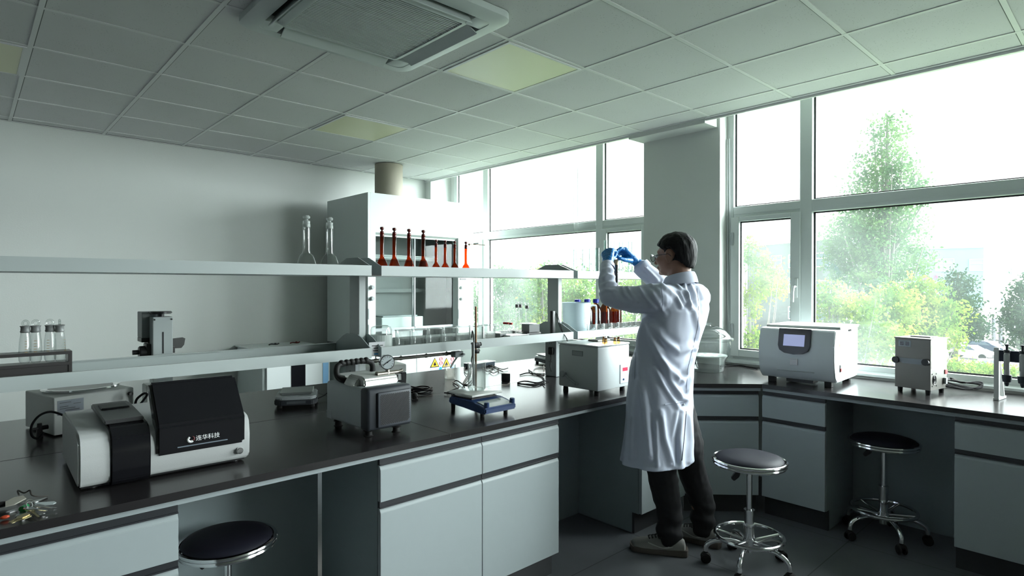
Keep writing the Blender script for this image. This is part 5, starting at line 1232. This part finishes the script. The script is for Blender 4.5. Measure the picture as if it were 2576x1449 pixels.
for v_, n_ in zip(cme.vertices, nv):
    p = v_.co+PO; facing = -n_.dot((p-CAM).normalized()); q = v_.co
    ds = .006*mnoise.noise(Vector((q.x*9, q.y*9, q.z*3.5)))+.003*mnoise.noise(Vector((q.x*22, q.y*22, q.z*9)))
    if facing > -.1:
        px, py, _ = topx(p); wgt = smooth01((facing+.1)/.4)
        for pts, w_, h_ in ridges:
            if not (min(a[0] for a in pts)-25 < px < max(a[0] for a in pts)+25 and min(a[1] for a in pts)-25 < py < max(a[1] for a in pts)+25): continue
            best = 1e9
            for a, c in zip(pts, pts[1:]): best = min(best, segd((px, py), a, c)[0])
            e0 = min(math.dist((px, py), pts[0]), math.dist((px, py), pts[-1])); L = w_*2.2
            ds += (h_*math.exp(-(best/w_)**2) - .35*h_*math.exp(-((best-w_*2)/w_)**2))*wgt*smooth01((e0+6)/L)
    v_.co = q+n_*ds
coat = link_mesh(cme, 'lab_coat', coatM, person)
# collar, cuffs, back belt, seams and pocket
cl = MB(); t = bmesh.new(); n = 40; rr = []
for (z, a, c, zo) in ((1.440, .082, .076, 0), (1.475, .074, .070, .012), (1.505, .072, .068, .018), (1.510, .078, .074, .016), (1.478, .092, .088, .004), (1.448, .098, .094, -.004)):
    rr.append([t.verts.new(V(2.798+a*math.cos(2*PI*k/n), 1.700+c*math.sin(2*PI*k/n), z-.018*math.sin(2*PI*k/n)+zo*0)) for k in range(n)])
for a, c in zip(rr, rr[1:]):
    for k in range(n): t.faces.new((a[k], a[(k+1) % n], c[(k+1) % n], c[k]))
cl.merge(t); co2 = cl.build('collar', coatM, coat, smooth=True); sm_ = co2.modifiers.new('sub', 'SUBSURF'); sm_.levels = sm_.render_levels = 1
for W_, E_, rr_ in ((WRL+Vector((-.006, 0, 0)), ELL, .036), (WRR, ELR, .050)):
    d = (W_-E_).normalized(); c0_ = W_-d*(.036 if rr_ < .04 else .060); b = MB(); q_ = d.to_track_quat('Z', 'Y').to_matrix().to_4x4()
    b.lathe([(rr_+.004, 0), (rr_+.004, .030), (rr_+.001, .036), (rr_-.004, .034), (rr_-.010, .012)], 28, M=Matrix.Translation(c0_) @ q_); b.build('cuff', coatM, coat, smooth=True)
from mathutils.bvhtree import BVHTree
bv = BVHTree.FromPolygons([v.co for v in cme.vertices], [list(p.vertices) for p in cme.polygons])
def oncoat(px, py, off=.002):
    d = (F_*FPX+R_*(px-1288)+U_*(724.5-py)).normalized(); hit = bv.ray_cast(CAM-PO, d)
    return (hit[0]-d*off) if hit[0] else None
seamM = mat('coat_seam_shadow', (.30, .33, .42), .8)
def seam(pts, r_, name='seam', m_=None):
    P_ = []
    for i in range(len(pts)-1):
        for k in range(6):
            p = oncoat(pts[i][0]+(pts[i+1][0]-pts[i][0])*k/6, pts[i][1]+(pts[i+1][1]-pts[i][1])*k/6, .0006)
            if p is not None: P_.append(p)
    if len(P_) > 2: MB().tube(P_, r_, 5).build(name, m_ or seamM, coat, smooth=True)
seam([(1752, 712), (1757, 760), (1756, 820), (1742, 880), (1730, 930), (1726, 1000)], .0012)
seam([(1663, 722), (1668, 750), (1664, 790)], .001)
seam([(1726, 1035), (1722, 1090), (1714, 1172)], .0028, 'vent', mat('vent_shadow', (.05, .055, .07), .8))
seam([(1600, 885), (1597, 925), (1596, 960)], .0012)
seam([(1672, 1018), (1700, 1014), (1728, 1008)], .004, 'back_belt', coatM)
b = MB(); p = oncoat(1720, 1018, .004)
if p is not None: b.ball(p, .006, 1, 1, 1, 10); b.build('belt_button', whiteP, coat, smooth=True)

# trousers
tr = MB(); chain(tr, [(V(2.69, 1.75, .86), .10), (KL+Vector((0, 0, .10)), .088), (KL, .078), (AL+Vector((0, .0, .12)), .070), (AL+Vector((0, .0, .0)), .066)])
chain(tr, [(V(2.80, 1.75, .86), .10), (KR+Vector((-.02, 0, .10)), .088), (KR, .078), (AR+Vector((-.01, 0, .12)), .070), (AR+Vector((0, 0, .0)), .064)])
tme = baked(tr, .009, 4); tme.update(); nv = [v.normal.copy() for v in tme.vertices]
for v_, n_ in zip(tme.vertices, nv):
    q = v_.co; low = smooth01((.35-q.z)/.25)
    v_.co = q+n_*(.006*mnoise.noise(Vector((q.x*12, q.y*12, q.z*5)))+low*.006*math.sin(q.z*70+q.x*20)+.004*mnoise.noise(q*30))
    if v_.co.z < .045: v_.co.z = .045
link_mesh(tme, 'trousers', trou, person)

# shoes
shoeM = mat('shoe_warm_grey', (.26, .25, .235), .7, bump=.3, bscale=500); soleM = mat('shoe_sole_brown', (.085, .070, .060), .6); laceM = mat('shoe_dark_lace', (.01, .01, .01), .8)
def shoe(origin, rz):
    Mz = Matrix.Translation(origin) @ Matrix.Rotation(rz, 4, 'Z')
    S_ = [(-.085, .020, .030), (-.078, .034, .060), (-.05, .038, .082), (-.01, .038, .088), (.04, .040, .078), (.09, .046, .062), (.14, .048, .050), (.18, .042, .040), (.196, .026, .030), (.202, .010, .022)]
    up = MB(); rings = []
    for x, w_, h in S_:
        rings.append([Mz @ Vector((x, w_*math.cos(a)*(1 if math.sin(a) < 0 else .95), .020+(h-.0)*max(0, math.sin(a))**.8 if math.sin(a) > 0 else .020+.004*math.sin(a))) for a in [2*PI*k/24 for k in range(24)]])
    loft(up, rings); u = up.build('shoe', shoeM, person, smooth=True)
    so2 = MB(); rings = []
    for x, w_, h in [(-.098, .012, .03), (-.092, .034, .036), (-.06, .042, .036), (0, .042, .030), (.07, .048, .028), (.14, .052, .028), (.19, .046, .030), (.203, .028, .034), (.210, .010, .036)]:
        rings.append([Mz @ Vector((x, w_*cx_, z_)) for cx_, z_ in ((-1, .004), (-.9, .0), (.9, .0), (1, .004), (1.02, h*.6), (.97, h), (-.97, h), (-1.02, h*.6))])
    loft(so2, rings); so2.build('sole', soleM, u, smooth=True)
    lc = MB()
    for k in range(5): x = .035+.017*k; lc.tube([Mz @ Vector((x, -.024, .094-.0045*k)), Mz @ Vector((x+.008, 0, .100-.0045*k)), Mz @ Vector((x, .024, .094-.0045*k))], .0032, 6)
    lc.tube(spline([Mz @ Vector(p) for p in ((.04, 0, .102), (.03, .03, .105), (.05, .045, .09), (.06, .02, .10))], 5), .0025, 6); lc.build('laces', laceM, u, smooth=True)
    st = MB()
    for dz in (0, .009, .018):
        for s in (-1, 1): st.tube(spline([Mz @ Vector(p) for p in ((-.02+dz, s*.0405, .050), (.02+dz, s*.042, .040), (.07+dz*.5, s*.045, .048+dz*.3), (.11, s*.040, .058+dz*.2))], 5), .0016, 5)
    st.build('side_stripe', mat('stripe_pale', (.50, .49, .47), .5), u, smooth=True)
fl = Vector((-.52, .855)); rl_ = math.atan2(.20, -.145)
shoe(Vector((AL.x-.004, AL.y, 0)), math.radians(120)); shoe(Vector((AR.x, AR.y, 0)), math.radians(100))

# gloves: palm and five unequal bent fingers each
def pt(px, py, w): return atw(px, py, w)-PO
def glove(label, wrist, palm, fingers, cuff):
    b = MB(); 
    for m_, r_ in palm: capsule(b, wrist[0], m_, wrist[1], r_)
    for i in range(len(palm)-1): capsule(b, palm[i][0], palm[i+1][0], palm[i][1], palm[i+1][1])
    for f_ in fingers: chain(b, f_)
    chain(b, cuff)
    me = baked(b, .0026, 3); me.update(); nv = [v.normal.copy() for v in me.vertices]
    for v_, n_ in zip(me.vertices, nv): q = v_.co; v_.co = q+n_*(.0014*mnoise.noise(q*70)+.0010*mnoise.noise(q*160))
    o = link_mesh(me, 'glove', gloveM, person); o['label'] = label; return o
I, Mi, Ri, Pi = pt(1539, 631, 3.37), pt(1533, 630, 3.385), pt(1525, 633, 3.39), pt(1518, 640, 3.39)
wl = WRL+Vector((.0, 0, .006))
glove('blue glove on the left hand pinching the tube stopper', (wl, .029), [(Pi, .015), (Ri, .0155), (Mi, .016), (I, .016)],
      [[(I, .0115), (pt(1547, 631, 3.40), .0100), (pt(1551, 636, 3.41), .0092), (pt(1550, 641, 3.41), .0085)],
       [(Mi, .0115), (pt(1542, 628, 3.425), .0102), (pt(1548, 632, 3.435), .0094), (pt(1549, 638, 3.43), .0085)],
       [(Ri, .011), (pt(1534, 633, 3.44), .0098), (pt(1541, 638, 3.45), .009), (pt(1544, 643, 3.445), .0082)],
       [(Pi, .010), (pt(1526, 641, 3.44), .0088), (pt(1533, 646, 3.445), .008), (pt(1537, 650, 3.44), .0075)],
       [(pt(1534, 656, 3.34), .014), (pt(1542, 650, 3.36), .0115), (pt(1547, 645, 3.385), .0098), (pt(1549, 641, 3.395), .0088)]],
      [(WRL-(WRL-ELL).normalized()*.012, .031), (wl, .029)])
I, Mi, Ri, Pi = pt(1573, 628, 3.45), pt(1572, 633, 3.47), pt(1573, 641, 3.48), pt(1577, 649, 3.47)
wr2 = WRR
glove('blue glove on the right hand turning the tube stopper', (wr2, .028), [(Pi, .014), (Ri, .0155), (Mi, .016), (I, .016)],
      [[(I, .0115), (pt(1562, 625, 3.43), .0102), (pt(1553, 630, 3.42), .0094), (pt(1549, 636, 3.415), .0086)],
       [(Mi, .0115), (pt(1560, 630, 3.46), .0102), (pt(1552, 634, 3.44), .0094), (pt(1548, 639, 3.43), .0086)],
       [(Ri, .011), (pt(1562, 638, 3.47), .0098), (pt(1554, 642, 3.455), .009), (pt(1550, 646, 3.445), .0082)],
       [(Pi, .010), (pt(1566, 648, 3.47), .0088), (pt(1559, 651, 3.46), .008), (pt(1555, 653, 3.455), .0075)],
       [(pt(1587, 656, 3.46), .015), (pt(1573, 654, 3.42), .0125), (pt(1561, 651, 3.40), .0105), (pt(1553, 646, 3.40), .0092)]],
      [(WRR-(WRR-ELR).normalized()*.022, .033), (wr2, .029)])
# the tube held in the hands
tp = atw(1549.5, 640, 3.415)
r = thing('held_tube', 'glass tube of black liquid with stopper, held up in blue gloves', 'tube', (tp.x, tp.y, 1.37))
b = MB(); b.lathe([(0, .001), (.010, .002), (.0145, .010), (.0150, .02), (.0150, .232), (.011, .240), (.011, .252)], 24); b.build('body', clear, r, smooth=True)
b = MB(); b.lathe([(0, .004), (.0105, .006), (.0138, .014), (.0138, .197), (0, .197)], 24); b.build('black_liquid', mat('black_liquid', (.004, .003, .003), .15), r, smooth=True)
b = MB(); b.lathe([(0, .1972), (.0138, .1972), (.0138, .228), (0, .228)], 24); b.build('tan_layer', mat('tan_liquid', (.55, .38, .18), .25), r, smooth=True)
b = MB(); b.lathe([(0, .244), (.009, .246), (.013, .256), (.013, .262), (.007, .266), (.010, .276), (.012, .284), (0, .288)], 20); b.build('stopper', clear, r, smooth=True)
# ================================================================ outside the windows
GZ = -6.5
def leafmat(name, c1, c2, tr):
    m = bpy.data.materials.new(name); m.use_nodes = True; n = m.node_tree.nodes; l = m.node_tree.links; n.clear()
    o = n.new('ShaderNodeOutputMaterial'); d = n.new('ShaderNodeBsdfDiffuse'); t = n.new('ShaderNodeBsdfTranslucent'); mx = n.new('ShaderNodeMixShader'); mx.inputs[0].default_value = tr
    co = n.new('ShaderNodeTexCoord'); ns = n.new('ShaderNodeTexNoise'); ns.inputs['Scale'].default_value = 1.1; ns.inputs['Detail'].default_value = 5
    rp = n.new('ShaderNodeMix'); rp.data_type = 'RGBA'; rp.inputs[6].default_value = (*c1, 1); rp.inputs[7].default_value = (*c2, 1)
    cr = n.new('ShaderNodeMapRange'); cr.inputs['From Min'].default_value = .4; cr.inputs['From Max'].default_value = .62
    l.new(co.outputs['Object'], ns.inputs['Vector']); l.new(ns.outputs['Fac'], cr.inputs['Value']); l.new(cr.outputs[0], rp.inputs[0]); l.new(rp.outputs[2], d.inputs[0]); l.new(rp.outputs[2], t.inputs[0])
    l.new(d.outputs[0], mx.inputs[1]); l.new(t.outputs[0], mx.inputs[2]); l.new(mx.outputs[0], o.inputs[0]); return m
yg = leafmat('leaf_yellow_green', (.08, .16, .035), (.20, .26, .045), .5)
gr_ = leafmat('leaf_green', (.05, .11, .045), (.10, .18, .06), .45)
dk_ = leafmat('leaf_dark', (.03, .06, .04), (.06, .10, .05), .3)
bark = mat('bark_grey', (.16, .15, .13), .9)
rt = random.Random(11)
def foliage(mb_name, ells, n, size, m, parent, clump=5):
    vs = []; fs = []; tot = sum(e[1][0]*e[1][1]*e[1][2] for e in ells)**1.0
    for c, rd in ells:
        k = int(n*(rd[0]*rd[1]*rd[2])/tot/clump)+1
        for _ in range(k):
            while True:
                p = Vector((rt.uniform(-1, 1), rt.uniform(-1, 1), rt.uniform(-1, 1)))
                if .25 < p.length < 1: break
            p = p*(.75+.35*mnoise.noise(p*2.2+Vector(c)*.3))
            cc = Vector((c[0]+p.x*rd[0], c[1]+p.y*rd[1], c[2]+p.z*rd[2]))
            for _2 in range(clump):
                q = cc+Vector((rt.gauss(0, size*2), rt.gauss(0, size*2), rt.gauss(0, size*1.5)))
                u = Vector((rt.gauss(0, 1), rt.gauss(0, 1), rt.gauss(0, 1))).normalized(); w = u.orthogonal().normalized(); w.rotate(Matrix.Rotation(rt.uniform(0, 6.28), 3, u))
                s = size*rt.uniform(.6, 1.3); x = w*s; y = u.cross(w)*s*.6; b0 = len(vs)
                vs += [q-x, q+y, q+x, q-y]; fs.append((b0, b0+1, b0+2, b0+3))
    me = bpy.data.meshes.new(mb_name); me.from_pydata([tuple(v) for v in vs], [], fs); me.materials.append(m)
    o = bpy.data.objects.new(mb_name, me); C.objects.link(o); o.parent = parent; return o
def tree(name, label, cat, base, ells, n, size, m, tr_r=.12, branches=7, group=None, lean=None):
    base = Vector((base.x, base.y, GZ)); r = thing(name, label, cat, base, 0, group)
    L = [((Vector(c)-base), rd) for c, rd in ells]
    top = max(L, key=lambda e: e[0].z+e[1][2]*.5); tp_ = top[0]+Vector((0, 0, top[1][2]*.6))
    b = MB(); b.tube(spline([Vector((0, 0, 0)), Vector((tp_.x*.3, tp_.y*.3, tp_.z*.4)), Vector((tp_.x*.8, tp_.y*.8, tp_.z*.75)), tp_], 5), tr_r, 8, r2=tr_r*.2)
    for k in range(branches):
        c, rd = L[k % len(L)]; t_ = rt.uniform(.25, .6); s0_ = Vector((tp_.x*t_, tp_.y*t_, min(tp_.z*t_, c.z)))
        e = c+Vector((rt.uniform(-.7, .7)*rd[0], rt.uniform(-.7, .7)*rd[1], rt.uniform(0, .8)*rd[2])); b.tube(spline([s0_, s0_.lerp(e, .5)+Vector((0, 0, -.1*rd[2])), e], 4), tr_r*.4, 6, r2=tr_r*.08)
    b.build('trunk', bark, r, smooth=True); foliage('foliage', L, n, size, m, r); return r
def E_(px, py, w, rx, rz, ry=None):   # crown ball given by picture centre, distance and half sizes in pixels
    c = atw(px, py, w); k = w/FPX; return (tuple(c), (rx*k, (ry or rx)*k, rz*k))
# ground: lawn, road
gm = mat('lawn', (.10, .17, .05), .95, noise=.5, nscale=.6); tag(MB().box(20, 58, -40, 90, GZ-.4, GZ-.1).build('lawn', gm), 'green lawn below the windows', 'lawn', kind='structure')
tag(MB().box(4.8, 20, -40, 90, GZ-.4, GZ-.09).build('lawn', gm), 'lawn strip beside the building', 'lawn', kind='structure')
tag(MB().box(58, 260, -160, 200, GZ-.4, GZ-.08).build('road', mat('asphalt', (.24, .23, .22), .9, noise=.2, nscale=1)), 'grey road and parking area', 'road', kind='structure')
# tall poplar
tree('poplar_tree', 'tall poplar rising above the transom of the right window', 'tree', atw(2228, 900, 26),
     [E_(2232, 330, 26, 55, 65), E_(2225, 420, 26, 85, 80), E_(2170, 480, 26, 60, 60), E_(2280, 480, 26, 70, 70), E_(2210, 560, 26.5, 130, 80), E_(2150, 600, 26, 95, 90), E_(2250, 650, 27, 110, 90), E_(2170, 690, 26, 110, 80), E_(2110, 640, 26, 60, 70)], 19000, .075, gr_, .20, 16)
# near yellow-green crowns
tree('leafy_tree', 'yellow-green leafy tree filling the lower left of the right window', 'tree', atw(2120, 900, 16),
     [E_(2085, 760, 16, 65, 70), E_(2150, 780, 16, 80, 60), E_(2240, 770, 17, 90, 70), E_(2200, 860, 16, 120, 70), E_(2090, 860, 16, 80, 80)], 8000, .060, yg, .10, 10)
tree('leafy_tree', 'yellow-green tree with its crown right of the poplar trunk', 'tree', atw(2330, 900, 20),
     [E_(2320, 740, 20, 70, 60), E_(2370, 790, 20, 65, 55), E_(2300, 830, 20, 90, 60), E_(2390, 850, 21, 50, 40)], 6000, .065, yg, .10, 8)
tree('leafy_tree', 'slender tree with bare twigs behind the narrow casement beside the column', 'tree', atw(1905, 950, 12),
     [E_(1885, 640, 12, 32, 50), E_(1925, 690, 12, 40, 70), E_(1890, 760, 12, 35, 60), E_(1950, 720, 12.5, 35, 50), E_(1890, 860, 12, 40, 45), E_(1985, 860, 12.5, 40, 40)], 3000, .042, yg, .06, 12)
# left window trees
tree('leafy_tree', 'pale green tree behind the left part of the far window', 'tree', atw(1290, 900, 20),
     [E_(1270, 720, 20, 60, 60), E_(1320, 740, 20, 70, 70), E_(1250, 800, 20, 60, 60), E_(1200, 760, 21, 50, 70), E_(1340, 820, 20, 60, 60)], 6500, .060, gr_, .12, 8)
tree('leafy_tree', 'bright yellow-green tree behind the right rack post', 'tree', atw(1400, 900, 18),
     [E_(1360, 730, 18, 60, 65), E_(1410, 750, 18, 70, 80), E_(1460, 730, 18, 60, 60), E_(1440, 830, 18, 90, 70), E_(1350, 830, 18, 70, 60)], 7500, .055, yg, .12, 8)
tree('leafy_tree', 'green tree behind the narrow pane next to the column', 'tree', atw(1580, 900, 22),
     [E_(1540, 740, 22, 60, 60), E_(1600, 720, 22, 60, 50), E_(1650, 760, 22, 60, 70), E_(1560, 840, 22, 100, 70), E_(1500, 780, 22, 50, 60)], 5500, .065, yg, .12, 8)
tree('leafy_tree', 'hazy green trees further back behind the far window', 'tree', atw(1450, 900, 38),
     [E_(1260, 700, 38, 80, 45), E_(1380, 690, 38, 90, 40), E_(1500, 700, 38, 80, 45), E_(1600, 690, 38, 60, 40), E_(1420, 780, 38, 260, 60)], 6000, .12, gr_, .2, 6)
# dark conifers by the road
tree('round_tree', 'dark dense tree standing in front of the white blue building', 'tree', atw(2405, 880, 48),
     [E_(2410, 715, 48, 40, 50), E_(2400, 770, 48, 65, 50), E_(2425, 820, 48, 70, 42), E_(2370, 820, 48, 45, 40)], 7000, .13, dk_, .25, 8)
tree('round_tree', 'dark tree at the right edge of the window behind the pipette stand', 'tree', atw(2575, 880, 44),
     [E_(2585, 740, 44, 45, 60), E_(2560, 800, 44, 50, 55), E_(2600, 850, 44, 70, 50)], 5500, .13, dk_, .25, 6)
hd_ = thing('hedge', 'bright clipped yellow-green hedge below the parked cars', 'hedge', (0, 0, GZ))
foliage('foliage', [((Vector(c)-Vector((0, 0, GZ))), r_) for c, r_ in (E_(2400, 925, 30, 80, 22), E_(2500, 935, 30, 90, 22), E_(2580, 940, 30, 60, 22), E_(2300, 930, 30, 60, 20))], 5000, .08, yg, hd_)

# buildings
def building(label, px0, px1, w0, w1, pytop, m, wins=(), wm=None, depth=10, name='building'):
    a = atw(px0, 716, w0); c = atw(px1, 716, w1); d = (c-a); d.z = 0; L = d.length; ang = math.atan2(d.y, d.x)
    ztop = atw((px0+px1)/2, pytop, (w0+w1)/2).z
    r = thing(name, label, 'building', (a.x, a.y, GZ), ang)
    b = MB(); b.box(0, L, 0, depth, 0, ztop-GZ); b.build('walls', m, r)
    b = MB(); b.box(-.15, L+.15, -.15, depth, ztop-GZ, ztop-GZ+.35); b.build('parapet', mat('parapet_white', (.7, .72, .72), .7), r)
    for (u0, u1, py0, py1) in wins:
        k = (w0+w1)/2/FPX; z0 = 1.45-(py1-716)*k-GZ; z1 = 1.45-(py0-716)*k-GZ
        x0, x1 = u0*L, u1*L
        b = MB(); b.box(x0, x1, -.04, .02, z0, z1); wo_ = b.build('window', wm or mat('far_window_glass', (.10, .14, .18), .2), r)
        b = MB(); n_ = max(1, round((x1-x0)/1.3))
        for i in range(n_+1): xx = x0+(x1-x0)*i/n_; b.box(xx-.05, xx+.05, -.09, -.03, z0, z1)
        for zz in (z0, z0+(z1-z0)*.62, z1): b.box(x0, x1, -.09, -.03, zz-.05, zz+.05)
        b.build('window_bars', mat('parapet_white', (.7, .72, .72), .7), wo_)
    return r
gb = mat('building_grey', (.13, .135, .15), .85); bb = mat('building_pale_blue', (.26, .40, .46), .8); wb = mat('building_white', (.72, .74, .74), .8)
building('grey three-storey building with white framed windows behind the narrow casement', 1880, 2112, 70, 58, 612, gb,
         [(.30, .42, 640, 670), (.50, .66, 640, 672), (.78, .92, 640, 672), (.30, .42, 700, 735), (.50, .66, 700, 735), (.78, .92, 705, 735), (.5, .66, 770, 800), (.78, .92, 770, 800)])
r = building('large pale blue building with window rows in the hazy distance', 2235, 2474, 98, 92, 626, bb,
         [(.10, .30, 648, 680), (.51, .70, 650, 680), (.86, 1.0, 652, 680)], mat('far_window_blue', (.30, .36, .44), .3), depth=3)
mg = mat('sign_magenta', (.45, .06, .22), .6)
for s_, px, py in (('质', 2322, 705), ('水', 2345, 703), ('人', 2335, 728)):
    q = atw(px, py, 95.5); loc = r.matrix_basis.inverted() @ q; text(s_, 'wall_lettering', .95, mg, r, (loc.x, -.06, loc.z), (PI/2, 0, 0), .02)
building('white building at the far right behind the round dark tree', 2470, 2700, 100, 97, 640, wb, [(.28, .33, 672, 690), (.42, .47, 672, 690), (.20, .24, 745, 770)], mat('far_window_blue', (.30, .36, .44), .3))
# gate canopy
q = atw(2508, 790, 78); r = thing('gate_canopy', 'white canopy roof on pillars beyond the parked cars', 'canopy', (q.x, q.y, GZ), math.atan2(-.68, .733))
b = MB(); b.box(-1.6, 1.7, 0, 3, q.z-GZ-.6, q.z-GZ+.6); b.build('roof', wb, r)
for x in (-1.3, -.3, .6, 1.4): b = MB(); b.box(x-.14, x+.14, 0, .3, 0, q.z-GZ-.6); b.build('pillar', gb if x in (-.3, .6) else wb, r)
# vehicles
def car(name, label, px, py, yaw, paint, s=1.0, van=False):
    w = (HC-GZ)*FPX/(py-716); q = atw(px, py, w)
    r = thing(name, label, 'truck' if van else 'car', (q.x, q.y, GZ-.08), yaw, None)
    if van: prof_ = [(-2.6, .4), (-2.6, 2.9), (1.2, 2.9), (1.9, 2.3), (2.5, 1.4), (2.6, .5), (2.5, .35), (-2.5, .35)]
    else: prof_ = [(-2.2, .35), (-2.25, .85), (-1.9, 1.0), (-1.3, 1.40), (.2, 1.45), (1.05, .98), (1.9, .82), (2.2, .6), (2.15, .35)]
    hw = 1.0 if van else .88
    b = MB(); b.prism([(x*s, z*s) for x, z in prof_], -hw*s, hw*s, 'y', bev=.09); b.build('body', paint, r, smooth=True)
    gm_ = mat('car_glass', (.10, .14, .18), .1)
    if van: b = MB(); b.prism([(1.95, 2.25), (2.50, 1.45), (2.54, 1.45), (1.99, 2.25)], -.85, .85, 'y'); b.build('windscreen', gm_, r); b = MB(); b.box(2.56, 2.64, -.5, .5, .8, 1.0); b.build('front_text_strip', gb, r)
    else:
        b = MB(); b.prism([(.25, 1.44), (1.02, 1.01), (1.06, 1.03), (.29, 1.47)], -.74, .74, 'y'); b.build('windscreen', gm_, r)
        b = MB(); b.prism([(-1.5, 1.02), (-1.1, 1.34), (.15, 1.38), (.75, 1.02)], -.895, .895, 'y'); b.build('side_windows', gm_, r)
        b = MB(); b.box(2.16, 2.24, -.55, .55, .42, .60); b.build('grille', blackP, r)
        for y in (-.68, .68): b = MB(); b.box(2.02, 2.18, y-.16, y+.16, .62, .76); b.build('headlamp', mat('lamp_glass', (.5, .52, .55), .1), r)
    for x in (-1.4, 1.4):
        for y in (-hw, hw): b = MB(); b.cyl((x*s, (y-.1)*s, .33*s), (x*s, (y+.1)*s, .33*s), .33*s); b.build('wheel', rubber, r, smooth=True)
    return r
to_cam = math.atan2(-.70, -.71)
car('car', 'white sedan parked on the road below, nearest the window', 2443, 898, to_cam+.55, mat('car_white', (.75, .76, .78), .2), 1)
car('car', 'dark blue car parked right behind the white sedan', 2484, 885, to_cam+.45, mat('car_dark_blue', (.03, .05, .10), .2), 1)
car('truck', 'white truck with grey front strip parked beyond the cars', 2510, 852, to_cam+.25, mat('car_white', (.75, .76, .78), .2), 1, True)
q = atw(2488, 915, 50); r = thing('utility_box', 'pair of pale electrical cabinets standing in the hedge outside', 'electrical cabinet', (q.x, q.y, q.z-.6), math.atan2(-.68, .733))
for x in (-.6, .05): b = MB(); b.box(x, x+.55, 0, .5, 0, 1.0, .02); o = b.build('cabinet', wb, r); b = MB(); b.box(x+.08, x+.47, -.02, 0, .55, .88); b.build('panel', gb, o)
b = MB(); b.box(-.5, -.4, .1, .4, GZ-(q.z-.6), 0); b.box(.4, .5, .1, .4, GZ-(q.z-.6), 0); b.build('support', gb, r)
